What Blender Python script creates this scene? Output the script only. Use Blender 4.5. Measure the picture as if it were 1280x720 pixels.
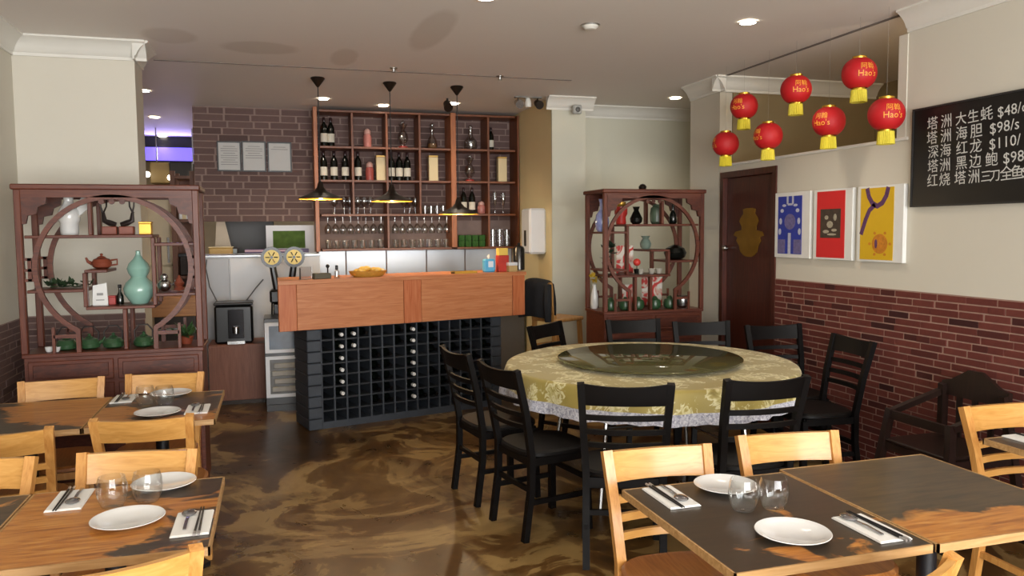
import bpy, math, random
from math import sin, cos, pi, radians, sqrt, atan2
from mathutils import Vector, Matrix
random.seed(7)
for o in list(bpy.data.objects): bpy.data.objects.remove(o)
SC = bpy.context.scene
COL = SC.collection

# ------------------------------------------------------------ camera
F = 989.0; YAW, PITCH, ROLL = 0.2888, 0.0727, -0.0080; CH = 1.6
_fw = Vector((sin(YAW)*cos(PITCH), cos(YAW)*cos(PITCH), -sin(PITCH)))
_r = Vector((cos(YAW), -sin(YAW), 0)); _u = _r.cross(_fw)
RX = cos(ROLL)*_r + sin(ROLL)*_u
UP = -sin(ROLL)*_r + cos(ROLL)*_u
cd = bpy.data.cameras.new('camera'); cam = bpy.data.objects.new('camera', cd); COL.objects.link(cam)
cd.sensor_width = 36; cd.lens = F/1280*36; cd.clip_start = .05; cd.clip_end = 60
M = Matrix((RX, UP, -_fw)).transposed().to_4x4(); M.translation = (0, 0, CH); cam.matrix_world = M
SC.camera = cam
# ------------------------------------------------------------ world, daylight, exposure
w = bpy.data.worlds.new('world'); SC.world = w; w.use_nodes = True
w.node_tree.nodes['Background'].inputs[0].default_value = (.80, .90, 1, 1)
w.node_tree.nodes['Background'].inputs[1].default_value = 2.0
SC.view_settings.view_transform = 'Standard'; SC.view_settings.look = 'None'
SC.view_settings.exposure = 0.45; SC.view_settings.gamma = 1; SC.view_settings.use_curve_mapping = False
def area_light(name, loc, rot, sx, sy, power, col):
    d = bpy.data.lights.new(name, 'AREA'); d.shape = 'RECTANGLE'; d.size = sx; d.size_y = sy
    d.energy = power; d.color = col
    o = bpy.data.objects.new(name, d); COL.objects.link(o); o.location = loc; o.rotation_euler = rot
    return o
# daylight through the shop front behind the camera
area_light('daylight', (1.0, -2.55, 1.45), (radians(104), 0, 0), 4.5, 2.3, 330, (1, .985, .96))

# ------------------------------------------------------------ pixel helpers (1280x720 photo)
def ray(x, y): return _fw + RX*((x-640)/F) - UP*((y-360)/F)
def onz(x, y, z=0):
    d = ray(x, y); return Vector((0, 0, CH)) + d*((z-CH)/d.z)
def onx(x, y, X):
    d = ray(x, y); return Vector((0, 0, CH)) + d*(X/d.x)
def ony(x, y, Y):
    d = ray(x, y); return Vector((0, 0, CH)) + d*(Y/d.y)
def onpl(x, y, p, n):
    d = ray(x, y); o = Vector((0, 0, CH)); return o + d*((p-o).dot(n)/d.dot(n))

# ------------------------------------------------------------ materials
def lin(h):
    if not isinstance(h, str): return (*h, 1)
    c = [int(h[i:i+2], 16)/255 for i in (0, 2, 4)]
    return (*[(v/12.92 if v <= .04045 else ((v+.055)/1.055)**2.4) for v in c], 1)
MATS = {}
def newmat(name):
    m = bpy.data.materials.new(name); m.use_nodes = True
    return m, m.node_tree, m.node_tree.nodes['Principled BSDF']
def ramp(nt, fac, stops):
    r = nt.nodes.new('ShaderNodeValToRGB'); e = r.color_ramp.elements
    while len(e) < len(stops): e.new(.5)
    for i, (p, c) in enumerate(stops): e[i].position = p; e[i].color = lin(c)
    nt.links.new(fac, r.inputs[0]); return r.outputs[0]
def noise(nt, scale, detail=3, dist=0, sc=(1, 1, 1), coord='Object', rough=.5, loc=(0, 0, 0)):
    t = nt.nodes.new('ShaderNodeTexCoord'); mp = nt.nodes.new('ShaderNodeMapping')
    mp.inputs['Scale'].default_value = sc; mp.inputs['Location'].default_value = loc
    nt.links.new(t.outputs[coord], mp.inputs[0])
    n = nt.nodes.new('ShaderNodeTexNoise'); n.inputs['Scale'].default_value = scale
    n.inputs['Detail'].default_value = detail; n.inputs['Distortion'].default_value = dist
    n.inputs['Roughness'].default_value = rough
    nt.links.new(mp.outputs[0], n.inputs['Vector']); return n.outputs['Fac']
def mixc(nt, fac, a, b, mode='MIX'):
    m = nt.nodes.new('ShaderNodeMix'); m.data_type = 'RGBA'; m.blend_type = mode
    for i, v in ((0, fac), (6, a), (7, b)):
        if isinstance(v, (int, float)): m.inputs[i].default_value = v
        elif isinstance(v, (str, tuple)): m.inputs[i].default_value = lin(v) if isinstance(v, str) or len(v) == 3 else v
        else: nt.links.new(v, m.inputs[i])
    return m.outputs[2]
def mth(nt, op, a, b=0.0, clamp=False):
    m = nt.nodes.new('ShaderNodeMath'); m.operation = op; m.use_clamp = clamp
    for i, v in ((0, a), (1, b)):
        if isinstance(v, (int, float)): m.inputs[i].default_value = v
        else: nt.links.new(v, m.inputs[i])
    return m.outputs[0]
def bump(nt, b, h, strength=.2, dist=.01):
    n = nt.nodes.new('ShaderNodeBump'); n.inputs['Strength'].default_value = strength; n.inputs['Distance'].default_value = dist
    nt.links.new(h, n.inputs['Height']); nt.links.new(n.outputs[0], b.inputs['Normal'])
def xyz(nt, coord='Object'):
    t = nt.nodes.new('ShaderNodeTexCoord'); s = nt.nodes.new('ShaderNodeSeparateXYZ')
    nt.links.new(t.outputs[coord], s.inputs[0]); return s.outputs
def plain(name, col, rough=.5, metal=0, var=.08, scale=12, spec=.5, emit=None, es=0, bumps=0, alpha=None, coat=0):
    """plain coloured surface with a slight mottling"""
    if name in MATS: return MATS[name]
    m, nt, b = newmat(name); c = lin(col)
    n = noise(nt, scale, 4)
    d = tuple(v*(1-var) for v in c[:3]) + (1,); l = tuple(min(1, v*(1+var)) for v in c[:3]) + (1,)
    nt.links.new(mixc(nt, n, d, l), b.inputs['Base Color'])
    b.inputs['Roughness'].default_value = rough; b.inputs['Metallic'].default_value = metal
    b.inputs['Specular IOR Level'].default_value = spec; b.inputs['Coat Weight'].default_value = coat
    if bumps: bump(nt, b, noise(nt, scale*4, 4), bumps)
    if emit: b.inputs['Emission Color'].default_value = lin(emit); b.inputs['Emission Strength'].default_value = es
    if alpha is not None: b.inputs['Alpha'].default_value = alpha
    MATS[name] = m; return m
def wood(name, dark, mid, light, axis=0, rough=.4, scale=6, coat=0, stretch=9, rnd=.0):
    if name in MATS: return MATS[name]
    m, nt, b = newmat(name)
    s = [stretch]*3; s[axis] = .7
    n = noise(nt, scale, 5, 1.2, tuple(s)); n2 = noise(nt, 1.7, 2)
    c = ramp(nt, n, [(.25, dark), (.5, mid), (.78, light)])
    c = mixc(nt, mth(nt, 'MULTIPLY', n2, .35), c, dark)
    if rnd:
        oi = nt.nodes.new('ShaderNodeObjectInfo')
        c = mixc(nt, mth(nt, 'MULTIPLY', oi.outputs['Random'], rnd), c, dark)
    nt.links.new(c, b.inputs['Base Color']); b.inputs['Roughness'].default_value = rough
    b.inputs['Coat Weight'].default_value = coat; b.inputs['Coat Roughness'].default_value = .15
    bump(nt, b, n, .08, .004)
    MATS[name] = m; return m
def glassy(name, col='ffffff', rough=.02, ior=1.45, tint=None):
    if name in MATS: return MATS[name]
    m, nt, b = newmat(name)
    b.inputs['Base Color'].default_value = lin(col); b.inputs['Roughness'].default_value = rough
    b.inputs['IOR'].default_value = ior; b.inputs['Transmission Weight'].default_value = 1
    MATS[name] = m; return m
def thin_glass(name, col='e8eeee', refl=.14, rough=.05, edge=.4):
    """thin-walled clear glass: mostly see-through with a mirror sheen"""
    if name in MATS: return MATS[name]
    m, nt, b = newmat(name); nt.nodes.remove(b)
    out = nt.nodes['Material Output']
    tr = nt.nodes.new('ShaderNodeBsdfTransparent'); tr.inputs[0].default_value = lin(col)
    gl = nt.nodes.new('ShaderNodeBsdfGlossy'); gl.inputs['Roughness'].default_value = rough
    lw = nt.nodes.new('ShaderNodeLayerWeight'); lw.inputs[0].default_value = .35
    f = mth(nt, 'ADD', mth(nt, 'MULTIPLY', lw.outputs['Facing'], edge), refl, True)
    mx = nt.nodes.new('ShaderNodeMixShader'); nt.links.new(f, mx.inputs[0])
    nt.links.new(tr.outputs[0], mx.inputs[1]); nt.links.new(gl.outputs[0], mx.inputs[2])
    nt.links.new(mx.outputs[0], out.inputs[0])
    MATS[name] = m; return m
def glow(name, col, s):
    if name in MATS: return MATS[name]
    m, nt, b = newmat(name); b.inputs['Base Color'].default_value = lin(col)
    b.inputs['Emission Color'].default_value = lin(col); b.inputs['Emission Strength'].default_value = s
    MATS[name] = m; return m
def brick_mat(name, a, bcol, ccol, rough=.75):
    if name in MATS: return MATS[name]
    m, nt, b = newmat(name)
    oi = nt.nodes.new('ShaderNodeObjectInfo'); g = nt.nodes.new('ShaderNodeNewGeometry')
    rnd = mth(nt, 'FRACT', mth(nt, 'ADD', oi.outputs['Random'], g.outputs['Random Per Island']))
    c = ramp(nt, rnd, [(0, ccol), (.16, a), (.6, bcol), (1, a)])
    n = noise(nt, 30, 5)
    c = mixc(nt, mth(nt, 'MULTIPLY', n, .45), c, ccol)
    nt.links.new(c, b.inputs['Base Color']); b.inputs['Roughness'].default_value = rough
    b.inputs['Specular IOR Level'].default_value = .3
    bump(nt, b, n, .4, .004); MATS[name] = m; return m
def worn_top(name, cover, gx=0, gy=0, seed=0, scale=3.2, wdark='4a3a28', bias=0):
    """worn table top: dark stain rubbed through to orange wood; cover = share of stain, gx/gy tilt it across the top"""
    if name in MATS: return MATS[name]
    m, nt, b = newmat(name)
    o = xyz(nt); n = noise(nt, scale, 5, .6, (1, 1.5, 1), rough=.6, loc=(seed*3.1, seed*1.7, 0))
    v = mth(nt, 'ADD', n, mth(nt, 'ADD', mth(nt, 'MULTIPLY', o[0], gx), mth(nt, 'MULTIPLY', o[1], gy)))
    mask = ramp(nt, v, [(max(0, cover-.025), '000000'), (min(1, cover+.025), 'ffffff')])
    g = noise(nt, 5, 5, 1.0, (1.2, 11, 1), loc=(seed, 0, 0))
    wd = ramp(nt, g, [(.25, '8a4f1c'), (.5, 'b9772f'), (.8, 'd09a50')])
    g2 = noise(nt, 7, 4, .5, (1, 6, 1))
    st = ramp(nt, g2, [(.3, '2c2114'), (.7, wdark)])
    nt.links.new(mixc(nt, mask, st, wd), b.inputs['Base Color'])
    b.inputs['Roughness'].default_value = .34; b.inputs['Coat Weight'].default_value = .25; b.inputs['Coat Roughness'].default_value = .2
    bump(nt, b, g, .04, .002); MATS[name] = m; return m

# ------------------------------------------------------------ mesh building
class MB:
    def __init__(s): s.v = []; s.f = []; s.M = None
    def add(s, vs, fs):
        k = len(s.v)
        s.v += [tuple(s.M @ Vector(p)) if s.M else tuple(p) for p in vs]
        s.f += [tuple(i+k for i in f) for f in fs]; return s
    def box(s, x0, x1, y0, y1, z0, z1, ch=0):
        if ch <= 0:
            vs = [(x, y, z) for z in (z0, z1) for y in (y0, y1) for x in (x0, x1)]
            return s.add(vs, [(0, 2, 3, 1), (4, 5, 7, 6), (0, 1, 5, 4), (2, 6, 7, 3), (0, 4, 6, 2), (1, 3, 7, 5)])
        ch = min(ch, (x1-x0)*.45, (y1-y0)*.45, (z1-z0)*.45)
        X = (x0, x1); Y = (y0, y1); Z = (z0, z1); vs = []; idx = {}
        for i in (0, 1):
            for j in (0, 1):
                for k in (0, 1):
                    sx, sy, sz = (1-2*i)*ch, (1-2*j)*ch, (1-2*k)*ch
                    for a, d in ((0, (0, sy, sz)), (1, (sx, 0, sz)), (2, (sx, sy, 0))):
                        idx[i, j, k, a] = len(vs); vs.append((X[i]+d[0], Y[j]+d[1], Z[k]+d[2]))
        fs = []
        for i in (0, 1):
            q = [idx[i, 0, 0, 0], idx[i, 1, 0, 0], idx[i, 1, 1, 0], idx[i, 0, 1, 0]]; fs.append(q if i else q[::-1])
            q = [idx[0, i, 0, 1], idx[1, i, 0, 1], idx[1, i, 1, 1], idx[0, i, 1, 1]]; fs.append(q[::-1] if i else q)
            q = [idx[0, 0, i, 2], idx[1, 0, i, 2], idx[1, 1, i, 2], idx[0, 1, i, 2]]; fs.append(q if i else q[::-1])
        for i in (0, 1):
            for j in (0, 1):
                q = [idx[i, j, 0, 0], idx[i, j, 0, 1], idx[i, j, 1, 1], idx[i, j, 1, 0]]; fs.append(q if i == j else q[::-1])
                q = [idx[i, 0, j, 0], idx[i, 0, j, 2], idx[i, 1, j, 2], idx[i, 1, j, 0]]; fs.append(q[::-1] if i == j else q)
                q = [idx[0, i, j, 1], idx[0, i, j, 2], idx[1, i, j, 2], idx[1, i, j, 1]]; fs.append(q if i == j else q[::-1])
                for k in (0, 1):
                    q = [idx[i, j, k, 0], idx[i, j, k, 1], idx[i, j, k, 2]]; fs.append(q)
        return s.add(vs, fs)
    def lathe(s, prof, n=16, c=(0, 0, 0), cap=True, ex=1.0, ey=1.0, rib=0, ribn=8):
        vs = []; fs = []; L = len(prof)
        for r, z in prof:
            for i in range(n):
                a = 2*pi*i/n; k = r*(1+rib*cos(ribn*a))
                vs.append((c[0]+k*cos(a)*ex, c[1]+k*sin(a)*ey, c[2]+z))
        for j in range(L-1):
            for i in range(n):
                fs.append((j*n+i, j*n+(i+1) % n, (j+1)*n+(i+1) % n, (j+1)*n+i))
        if cap:
            fs.append(tuple(range(n))[::-1]); fs.append(tuple(range((L-1)*n, L*n)))
        return s.add(vs, fs)
    def cyl(s, p0, p1, r0, r1=None, n=10):
        return s.tube([p0, p1], [r0, r0 if r1 is None else r1], n)
    def tube(s, pts, r, n=8, flat=None, closed=False):
        """swept tube; r number or list; flat=(w,h) gives a rectangular section"""
        P = [Vector(p) for p in pts]; N = len(P); vs = []; fs = []
        rr = r if isinstance(r, (list, tuple)) else [r]*N
        up = Vector((0, 0, 1))
        t0 = (P[1]-P[0]).normalized()
        a = t0.cross(up) if abs(t0.dot(up)) < .95 else t0.cross(Vector((0, 1, 0)))
        a.normalize()
        for i in range(N):
            if closed: t = (P[(i+1) % N]-P[i-1])
            elif i == 0: t = P[1]-P[0]
            elif i == N-1: t = P[-1]-P[-2]
            else: t = P[i+1]-P[i-1]
            t.normalize(); a = (a-t*a.dot(t)).normalized(); b = t.cross(a)
            if flat:
                n = 4
                for q in ((-1, -1), (1, -1), (1, 1), (-1, 1)):
                    vs.append(P[i]+a*(q[0]*flat[0]/2)+b*(q[1]*flat[1]/2))
            else:
                for k in range(n):
                    g = 2*pi*k/n; vs.append(P[i]+(a*cos(g)+b*sin(g))*rr[i])
        R = N if closed else N-1
        for i in range(R):
            for k in range(n):
                j = (i+1) % N
                fs.append((i*n+k, i*n+(k+1) % n, j*n+(k+1) % n, j*n+k))
        if not closed:
            fs.append(tuple(range(n))[::-1]); fs.append(tuple((N-1)*n+k for k in range(n)))
        return s.add(vs, fs)
    def prism(s, poly, h0, h1, plane='xz'):
        """polygon in a plane extruded along the third axis (xz -> along y)"""
        def P(a, b, h): return (a, h, b) if plane == 'xz' else ((h, a, b) if plane == 'yz' else (a, b, h))
        n = len(poly); vs = [P(a, b, h0) for a, b in poly]+[P(a, b, h1) for a, b in poly]
        fs = [tuple(range(n)), tuple(range(n, 2*n))[::-1]]+[(i, i+n, (i+1) % n+n, (i+1) % n) for i in range(n)]
        return s.add(vs, fs)
    def ball(s, c, r, n=10, m=6, e=(1, 1, 1)):
        prof = [(r*sin(pi*i/m)+1e-4, -r*cos(pi*i/m)) for i in range(m+1)]
        vs = []; fs = []
        for q, z in prof:
            for i in range(n): vs.append((c[0]+q*cos(2*pi*i/n)*e[0], c[1]+q*sin(2*pi*i/n)*e[1], c[2]+z*e[2]))
        for j in range(m):
            for i in range(n): fs.append((j*n+i, j*n+(i+1) % n, (j+1)*n+(i+1) % n, (j+1)*n+i))
        return s.add(vs, fs)
    def leaf(s, p, d, L, W, n=4):
        """a pointed, slightly folded leaf from p along d"""
        d = Vector(d).normalized(); a = d.cross(Vector((0, 0, 1)))
        a = a.normalized() if a.length > .01 else Vector((1, 0, 0)); nn = a.cross(d)
        p = Vector(p)
        q = [p, p+d*L*.45+a*W+nn*W*.3, p+d*L, p+d*L*.45-a*W+nn*W*.3, p+d*L*.5]
        return s.add(q, [(0, 1, 4), (1, 2, 4), (2, 3, 4), (3, 0, 4)])
    def mesh(s, name, mat, ang=32):
        me = bpy.data.meshes.new(name); me.from_pydata(s.v, [], s.f)
        import bmesh
        bm = bmesh.new(); bm.from_mesh(me); bmesh.ops.recalc_face_normals(bm, faces=bm.faces); bm.to_mesh(me); bm.free()
        me.materials.append(mat)
        me.polygons.foreach_set('use_smooth', [True]*len(me.polygons))
        me.set_sharp_from_angle(angle=radians(ang)); me.update(); return me
    def build(s, name, mat, parent=None, loc=(0, 0, 0), rz=0, ang=32):
        o = bpy.data.objects.new(name, s.mesh(name, mat, ang)); COL.objects.link(o)
        o.location = loc; o.rotation_euler = (0, 0, rz)
        if parent: o.parent = parent
        return o
def B(*a, **k): return MB().box(*a, **k)
def tag(o, label, cat, group=None):
    o['label'] = label; o['category'] = cat
    if group: o['group'] = group
    return o
def thing(name, label, cat, loc=(0, 0, 0), rz=0, group=None):
    o = bpy.data.objects.new(name, None); COL.objects.link(o); o.empty_display_size = .05
    o.location = loc; o.rotation_euler = (0, 0, rz); return tag(o, label, cat, group)
def struct(o): o['kind'] = 'structure'; return o
def inst(name, me, parent=None, loc=(0, 0, 0), rz=0, sc=None, rot=None):
    o = bpy.data.objects.new(name, me); COL.objects.link(o); o.location = loc
    o.rotation_euler = rot if rot else (0, 0, rz)
    if sc: o.scale = sc
    if parent: o.parent = parent
    return o
def copy_thing(root, label, loc, rz, group=None, sc=None):
    r = root.copy(); COL.objects.link(r); r.location = loc; r.rotation_euler = (0, 0, rz); r['label'] = label
    if sc: r.scale = sc
    if group: r['group'] = group
    for ch in list(root.children):
        c = ch.copy(); COL.objects.link(c); c.parent = r
        for g in list(ch.children):
            d = g.copy(); COL.objects.link(d); d.parent = c
    return r
def text_mesh(txt, size, depth=0.0, align='LEFT'):
    cu = bpy.data.curves.new('t', 'FONT'); cu.body = txt; cu.size = size; cu.extrude = depth
    cu.align_x = align; cu.resolution_u = 2; cu.fill_mode = 'BOTH'
    ob = bpy.data.objects.new('t', cu); COL.objects.link(ob)
    bpy.context.view_layer.update()
    me = bpy.data.meshes.new_from_object(ob.evaluated_get(bpy.context.evaluated_depsgraph_get()))
    bpy.data.objects.remove(ob); bpy.data.curves.remove(cu); return me

# ============================================================ THE ROOM
CEIL = 2.897; RW = 3.70; LW = -1.63; BACK = 8.80; FRONT = -2.6
CX1 = ony(171, 150, 6.0).x            # free edge of the cream column
m_cream = plain('cream_paint', 'cdc8ba', .6, var=.03, scale=2)
m_white = plain('white_trim', 'dcdad2', .5, var=.02)
m_yellow = plain('yellow_cream_paint', 'e2cf9e', .6, var=.05, scale=3)
m_pale = plain('pale_cream_paint', 'c9c7b6', .6, var=.04, scale=2)
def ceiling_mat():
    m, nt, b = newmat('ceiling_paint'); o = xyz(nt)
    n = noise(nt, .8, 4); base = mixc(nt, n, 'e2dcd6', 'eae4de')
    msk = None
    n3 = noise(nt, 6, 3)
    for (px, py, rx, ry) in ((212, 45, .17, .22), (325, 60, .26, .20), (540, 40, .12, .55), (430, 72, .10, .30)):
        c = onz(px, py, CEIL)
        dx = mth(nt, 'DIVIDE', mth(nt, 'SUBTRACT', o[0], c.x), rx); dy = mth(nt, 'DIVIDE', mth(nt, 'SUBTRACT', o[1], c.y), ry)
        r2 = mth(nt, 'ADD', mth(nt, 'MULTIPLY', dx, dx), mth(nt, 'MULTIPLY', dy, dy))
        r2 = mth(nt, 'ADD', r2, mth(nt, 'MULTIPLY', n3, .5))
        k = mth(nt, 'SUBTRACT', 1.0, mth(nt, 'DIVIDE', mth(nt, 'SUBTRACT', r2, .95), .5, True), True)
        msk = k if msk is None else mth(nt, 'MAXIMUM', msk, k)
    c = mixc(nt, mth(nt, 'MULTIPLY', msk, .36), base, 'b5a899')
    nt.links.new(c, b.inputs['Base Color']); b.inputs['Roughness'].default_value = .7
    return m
def floor_mat():
    m, nt, b = newmat('stained_concrete')
    n1 = noise(nt, .75, 9, 1.3, (1.0, 1.2, 1), rough=.6)
    n2 = noise(nt, 1.9, 7, 1.6, loc=(4, 2, 0), rough=.6); n3 = noise(nt, .8, 3, .4, loc=(9, 1, 0))
    c = ramp(nt, n1, [(.36, '38270f'), (.455, '5c4224'), (.475, 'a88a58'), (.515, 'bd9f6a'), (.53, '7e6034'), (.62, '5a3f1e'), (.66, 'a98a56')])
    c2 = ramp(nt, n2, [(.38, '38260f'), (.5, '6b4a24'), (.535, '7a5a30'), (.56, 'b3945c')])
    c = mixc(nt, ramp(nt, n3, [(.4, '000000'), (.62, 'ffffff')]), c, c2)
    nt.links.new(mixc(nt, .35, c, '4a3014'), b.inputs['Base Color'])
    nt.links.new(mth(nt, 'ADD', mth(nt, 'MULTIPLY', n2, .28), .17), b.inputs['Roughness'])
    bump(nt, b, n2, .03, .003); return m
struct(B(-3.2, 6.0, FRONT-.15, 14.2, -.1, 0).build('floor', floor_mat()))
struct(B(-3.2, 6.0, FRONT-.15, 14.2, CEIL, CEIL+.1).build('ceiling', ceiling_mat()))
m_seam = plain('ceiling_seam', '6f6762', .8)
ys = onz(300, 80, CEIL).y
struct(B(CX1+.05, 2.5, ys-.008, ys+.008, CEIL-.004, CEIL+.01).build('trim_1', m_seam))
xs = RW
struct(B(RW-.012, RW+.012, 4.0, 6.1, CEIL-.006, CEIL+.01).build('trim_2', m_seam))

# --- left wall, column
wl = struct(B(LW-.15, LW, FRONT, 6.0, 0, CEIL).build('wall_left', m_cream))
wc = struct(B(LW-.15, CX1, 6.0, 6.32, 0, CEIL).build('wall_column', m_cream))
# --- right wall: full height, then a partition left open above
mb = MB().box(RW, RW+.14, FRONT, 3.99, 0, CEIL).box(RW, RW+.12, 3.99, 5.28, 0, 2.129)
mb.box(RW, RW+.12, 5.28, 6.08, 2.08, 2.129).box(RW, RW+.12, 6.08, 6.10, 0, 2.129)
wr = struct(mb.build('wall_right', m_cream))
struct(B(RW, 5.7, 6.115, 6.62, 0, CEIL).build('wall_right_rear', m_cream))
m_corr = plain('corridor_paint', '8a7a5a', .7, var=.05)  # dimness of the corridor put into a darker brown wall colour
struct(B(RW+.12, 5.3, 6.10, 6.114, 0, CEIL).build('wall_corridor_rear', m_corr))  # thin sheet over the rear wall, carrying the painted dimness
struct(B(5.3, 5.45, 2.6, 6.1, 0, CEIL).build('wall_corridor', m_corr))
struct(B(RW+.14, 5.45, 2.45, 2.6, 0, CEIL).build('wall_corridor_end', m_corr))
struct(B(RW-.012, RW+.135, 3.97, 6.10, 2.129, 2.15, ch=.004).build('trim_3', m_white))
struct(B(RW-.006, RW+.0, 3.99, 4.06, 2.15, CEIL-.13).build('trim_4', m_cream))
# --- back: brick wall behind the bar with serving hatch, yellow return, pier, cream alcove
HX0, HX1 = -.78, .42; HZ0, HZ1 = 1.375, 1.716
BX0 = ony(240, 133, BACK).x
mb = MB().box(BX0, HX0, BACK, BACK+.15, 0, CEIL) if HX0 > BX0 else MB()
mb.box(max(BX0, HX0)-.0, 2.75, BACK, BACK+.15, HZ1, CEIL).box(BX0, 2.75, BACK, BACK+.15, 0, HZ0).box(HX1, 2.75, BACK, BACK+.15, HZ0, HZ1)
m_brickwallbase = plain('mortar_purple', '8f7a72', .9, var=.25, scale=9)
wb = struct(mb.build('wall_back', m_brickwallbase))
struct(B(2.62, 2.95, 7.42, BACK+.15, 0, CEIL).build('wall_return', m_yellow))
struct(B(2.62, 2.97, 7.40, 7.42, 0, CEIL).build('wall_pier', m_pale))
struct(B(2.95, 5.7, 7.85, 8.0, 0, CEIL).build('wall_alcove', m_pale))
struct(B(5.5, 5.65, 6.62, 7.85, 0, CEIL).build('wall_alcove_side', m_pale))
# --- kitchen and passage shell beyond the bar
m_kit = plain('kitchen_paint', 'b9ad94', .7)
struct(B(-3.2, 6.0, 13.6, 13.75, 0, CEIL).build('wall_kitchen_back', m_kit))
struct(B(-3.2, -3.05, 6.0, 13.6, 0, CEIL).build('wall_passage_left', m_kit))
struct(B(2.95, 3.1, 8.95, 13.6, 0, CEIL).build('wall_kitchen_right', m_kit))
struct(B(-3.2, LW-.15, 6.0, 6.15, 0, CEIL).build('wall_passage_front', m_kit))
# --- shop front behind the camera: piers, sill, head; open glass in between
mb = MB().box(-3.2, -1.25, FRONT-.12, FRONT, 0, CEIL).box(3.3, 6.0, FRONT-.12, FRONT, 0, CEIL)
mb.box(-1.25, 3.3, FRONT-.12, FRONT, 0, .3).box(-1.25, 3.3, FRONT-.12, FRONT, 2.6, CEIL)
struct(mb.build('wall_front', m_cream))
wn = struct(MB().box(.35, .41, FRONT-.1, FRONT-.03, .3, 2.6).box(1.75, 1.81, FRONT-.1, FRONT-.03, .3, 2.6).build('window_1', m_white))
B(-1.25, 3.3, FRONT-.07, FRONT-.06, .3, 2.6).build('pane', thin_glass('shop_glass', 'ffffff', .04), wn)

# --- cornices
def cornice(name, runs, sz=.10):
    mb = MB()
    for (p0, p1, n) in runs:
        p0 = Vector(p0); p1 = Vector(p1); n = Vector(n)
        prof = [(0, 0), (sz, 0), (sz, -.012), (sz*.82, -.02), (sz*.55, -.042), (sz*.34, -.07), (sz*.22, -.098), (.012, -.105), (.012, -.125), (0, -.125)]
        vs = [Vector((*p, CEIL)) + Vector((*n, 0))*a + Vector((0, 0, b)) for p in (p0, p1) for a, b in prof]
        k = len(prof); mb.add(vs, [tuple(range(k)), tuple(range(k, 2*k))] + [(i, (i+1) % k, (i+1) % k+k, i+k) for i in range(k)])
    return struct(mb.build(name, m_white))
cornice('trim_5', [((LW, 6.0), (CX1+.08, 6.0), (0, -1)), ((CX1, 5.92), (CX1, 6.32), (1, 0))])
cornice('trim_6', [((LW, FRONT), (LW, 6.0), (1, 0))])
cornice('trim_7', [((RW, FRONT), (RW, 3.99), (-1, 0))])
cornice('trim_8', [((RW, 6.02), (RW, 6.62), (-1, 0)), ((RW-.09, 6.10), (5.5, 6.10), (0, -1))])
cornice('trim_9', [((2.56, 7.40), (3.05, 7.40), (0, -1)), ((2.97, 7.40), (2.97, 7.85), (1, 0))])
cornice('trim_10', [((2.97, 7.85), (5.5, 7.85), (0, -1))])

# --- brickwork: single bricks where the photo shows them, the rest joined
bm_red = brick_mat('red_brick', '653029', '733b32', '331717')
bm_pur = brick_mat('purple_brick', '6a5450', '745d58', '584440')
m_mort = plain('mortar_red', '96786a', .9, var=.25, scale=20)
def bricks(wall, org, u, nrm, U, Z0, Z1, single, mat, mortar, prefix='brick', pitch=.0432, lens=(.2, .1, .17, .13, .2), skip=None, limit=300, gap=.0095):
    """courses of bricks on a wall face: org + u*s, height z; single(s,z) says which are objects of their own"""
    u = Vector(u); nrm = Vector(nrm); rot = atan2(u.y, u.x); rnd = random.Random(sum(map(ord, wall.name)))
    W = MB(); a = Vector(org)
    W.M = Matrix.Translation(a) @ Matrix.Rotation(rot, 4, 'Z')
    sgn = 1 if (Matrix.Rotation(rot, 3, 'Z') @ Vector((0, 1, 0))).dot(nrm) > 0 else -1
    if not skip: W.box(0, U, min(0, sgn*.004), max(0, sgn*.004), Z0, Z1).build('mortar_bed', mortar, wall)
    meshes = {}; rest = MB(); rest.M = W.M; cnt = 0; cand = []
    nrow = int((Z1-Z0)/pitch+.5)
    for r in range(nrow):
        z = Z1-(r+1)*pitch; s = -rnd.random()*.15
        while s < U:
            L = rnd.choice(lens); x0 = max(0, s); x1 = min(U, s+L-gap); pr = .006+rnd.choice((0, 0, .001, .003))
            if x1-x0 > .03 and z > Z0-.03 and not (skip and skip((x0+x1)/2, z+pitch/2)):
                z0 = max(Z0, z); cand.append((x0, x1, z0, z+pitch-gap*.72, pr))
            s += L
    for (x0, x1, z0, z1, pr) in cand:
        if single((x0+x1)/2, (z0+z1)/2) and cnt < limit:
            key = (round((x1-x0)*50), round((z1-z0)*500), pr)
            if key not in meshes:
                hl = key[0]/100; h = (z1-z0)/2
                meshes[key] = MB().box(-hl, hl, -.002 if sgn > 0 else -pr, pr if sgn > 0 else .002, -h, h, ch=.0025).mesh(prefix, mat)
            p = W.M @ Vector(((x0+x1)/2, 0, (z0+z1)/2))
            inst(prefix, meshes[key], wall, p, rot); cnt += 1
        else: rest.box(x0, x1, -.002 if sgn > 0 else -pr, pr if sgn > 0 else .002, z0, z1)
    if rest.v:
        o = rest.build('brick_field', mat, wall); o['kind'] = 'stuff'
    return cnt
# right wainscot (runs along the wall from the door towards the shop front)
bricks(wr, (RW, 5.28, 0), (0, -1, 0), (-1, 0, 0), 5.28-FRONT, 0, 1.213, lambda s, z: s < 2.15 and (z > .55 or (s < .6 and z > .8)), bm_red, m_mort)
# brick wall behind the bar; single bricks on the part that carries the frames
bricks(wb, (BX0, BACK, 0), (1, 0, 0), (0, -1, 0), 2.60-BX0, HZ1, CEIL, lambda s, z: s < 1.28, bm_pur, m_brickwallbase, pitch=.0695, lens=(.26, .2, .3, .16), gap=.014)
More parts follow.
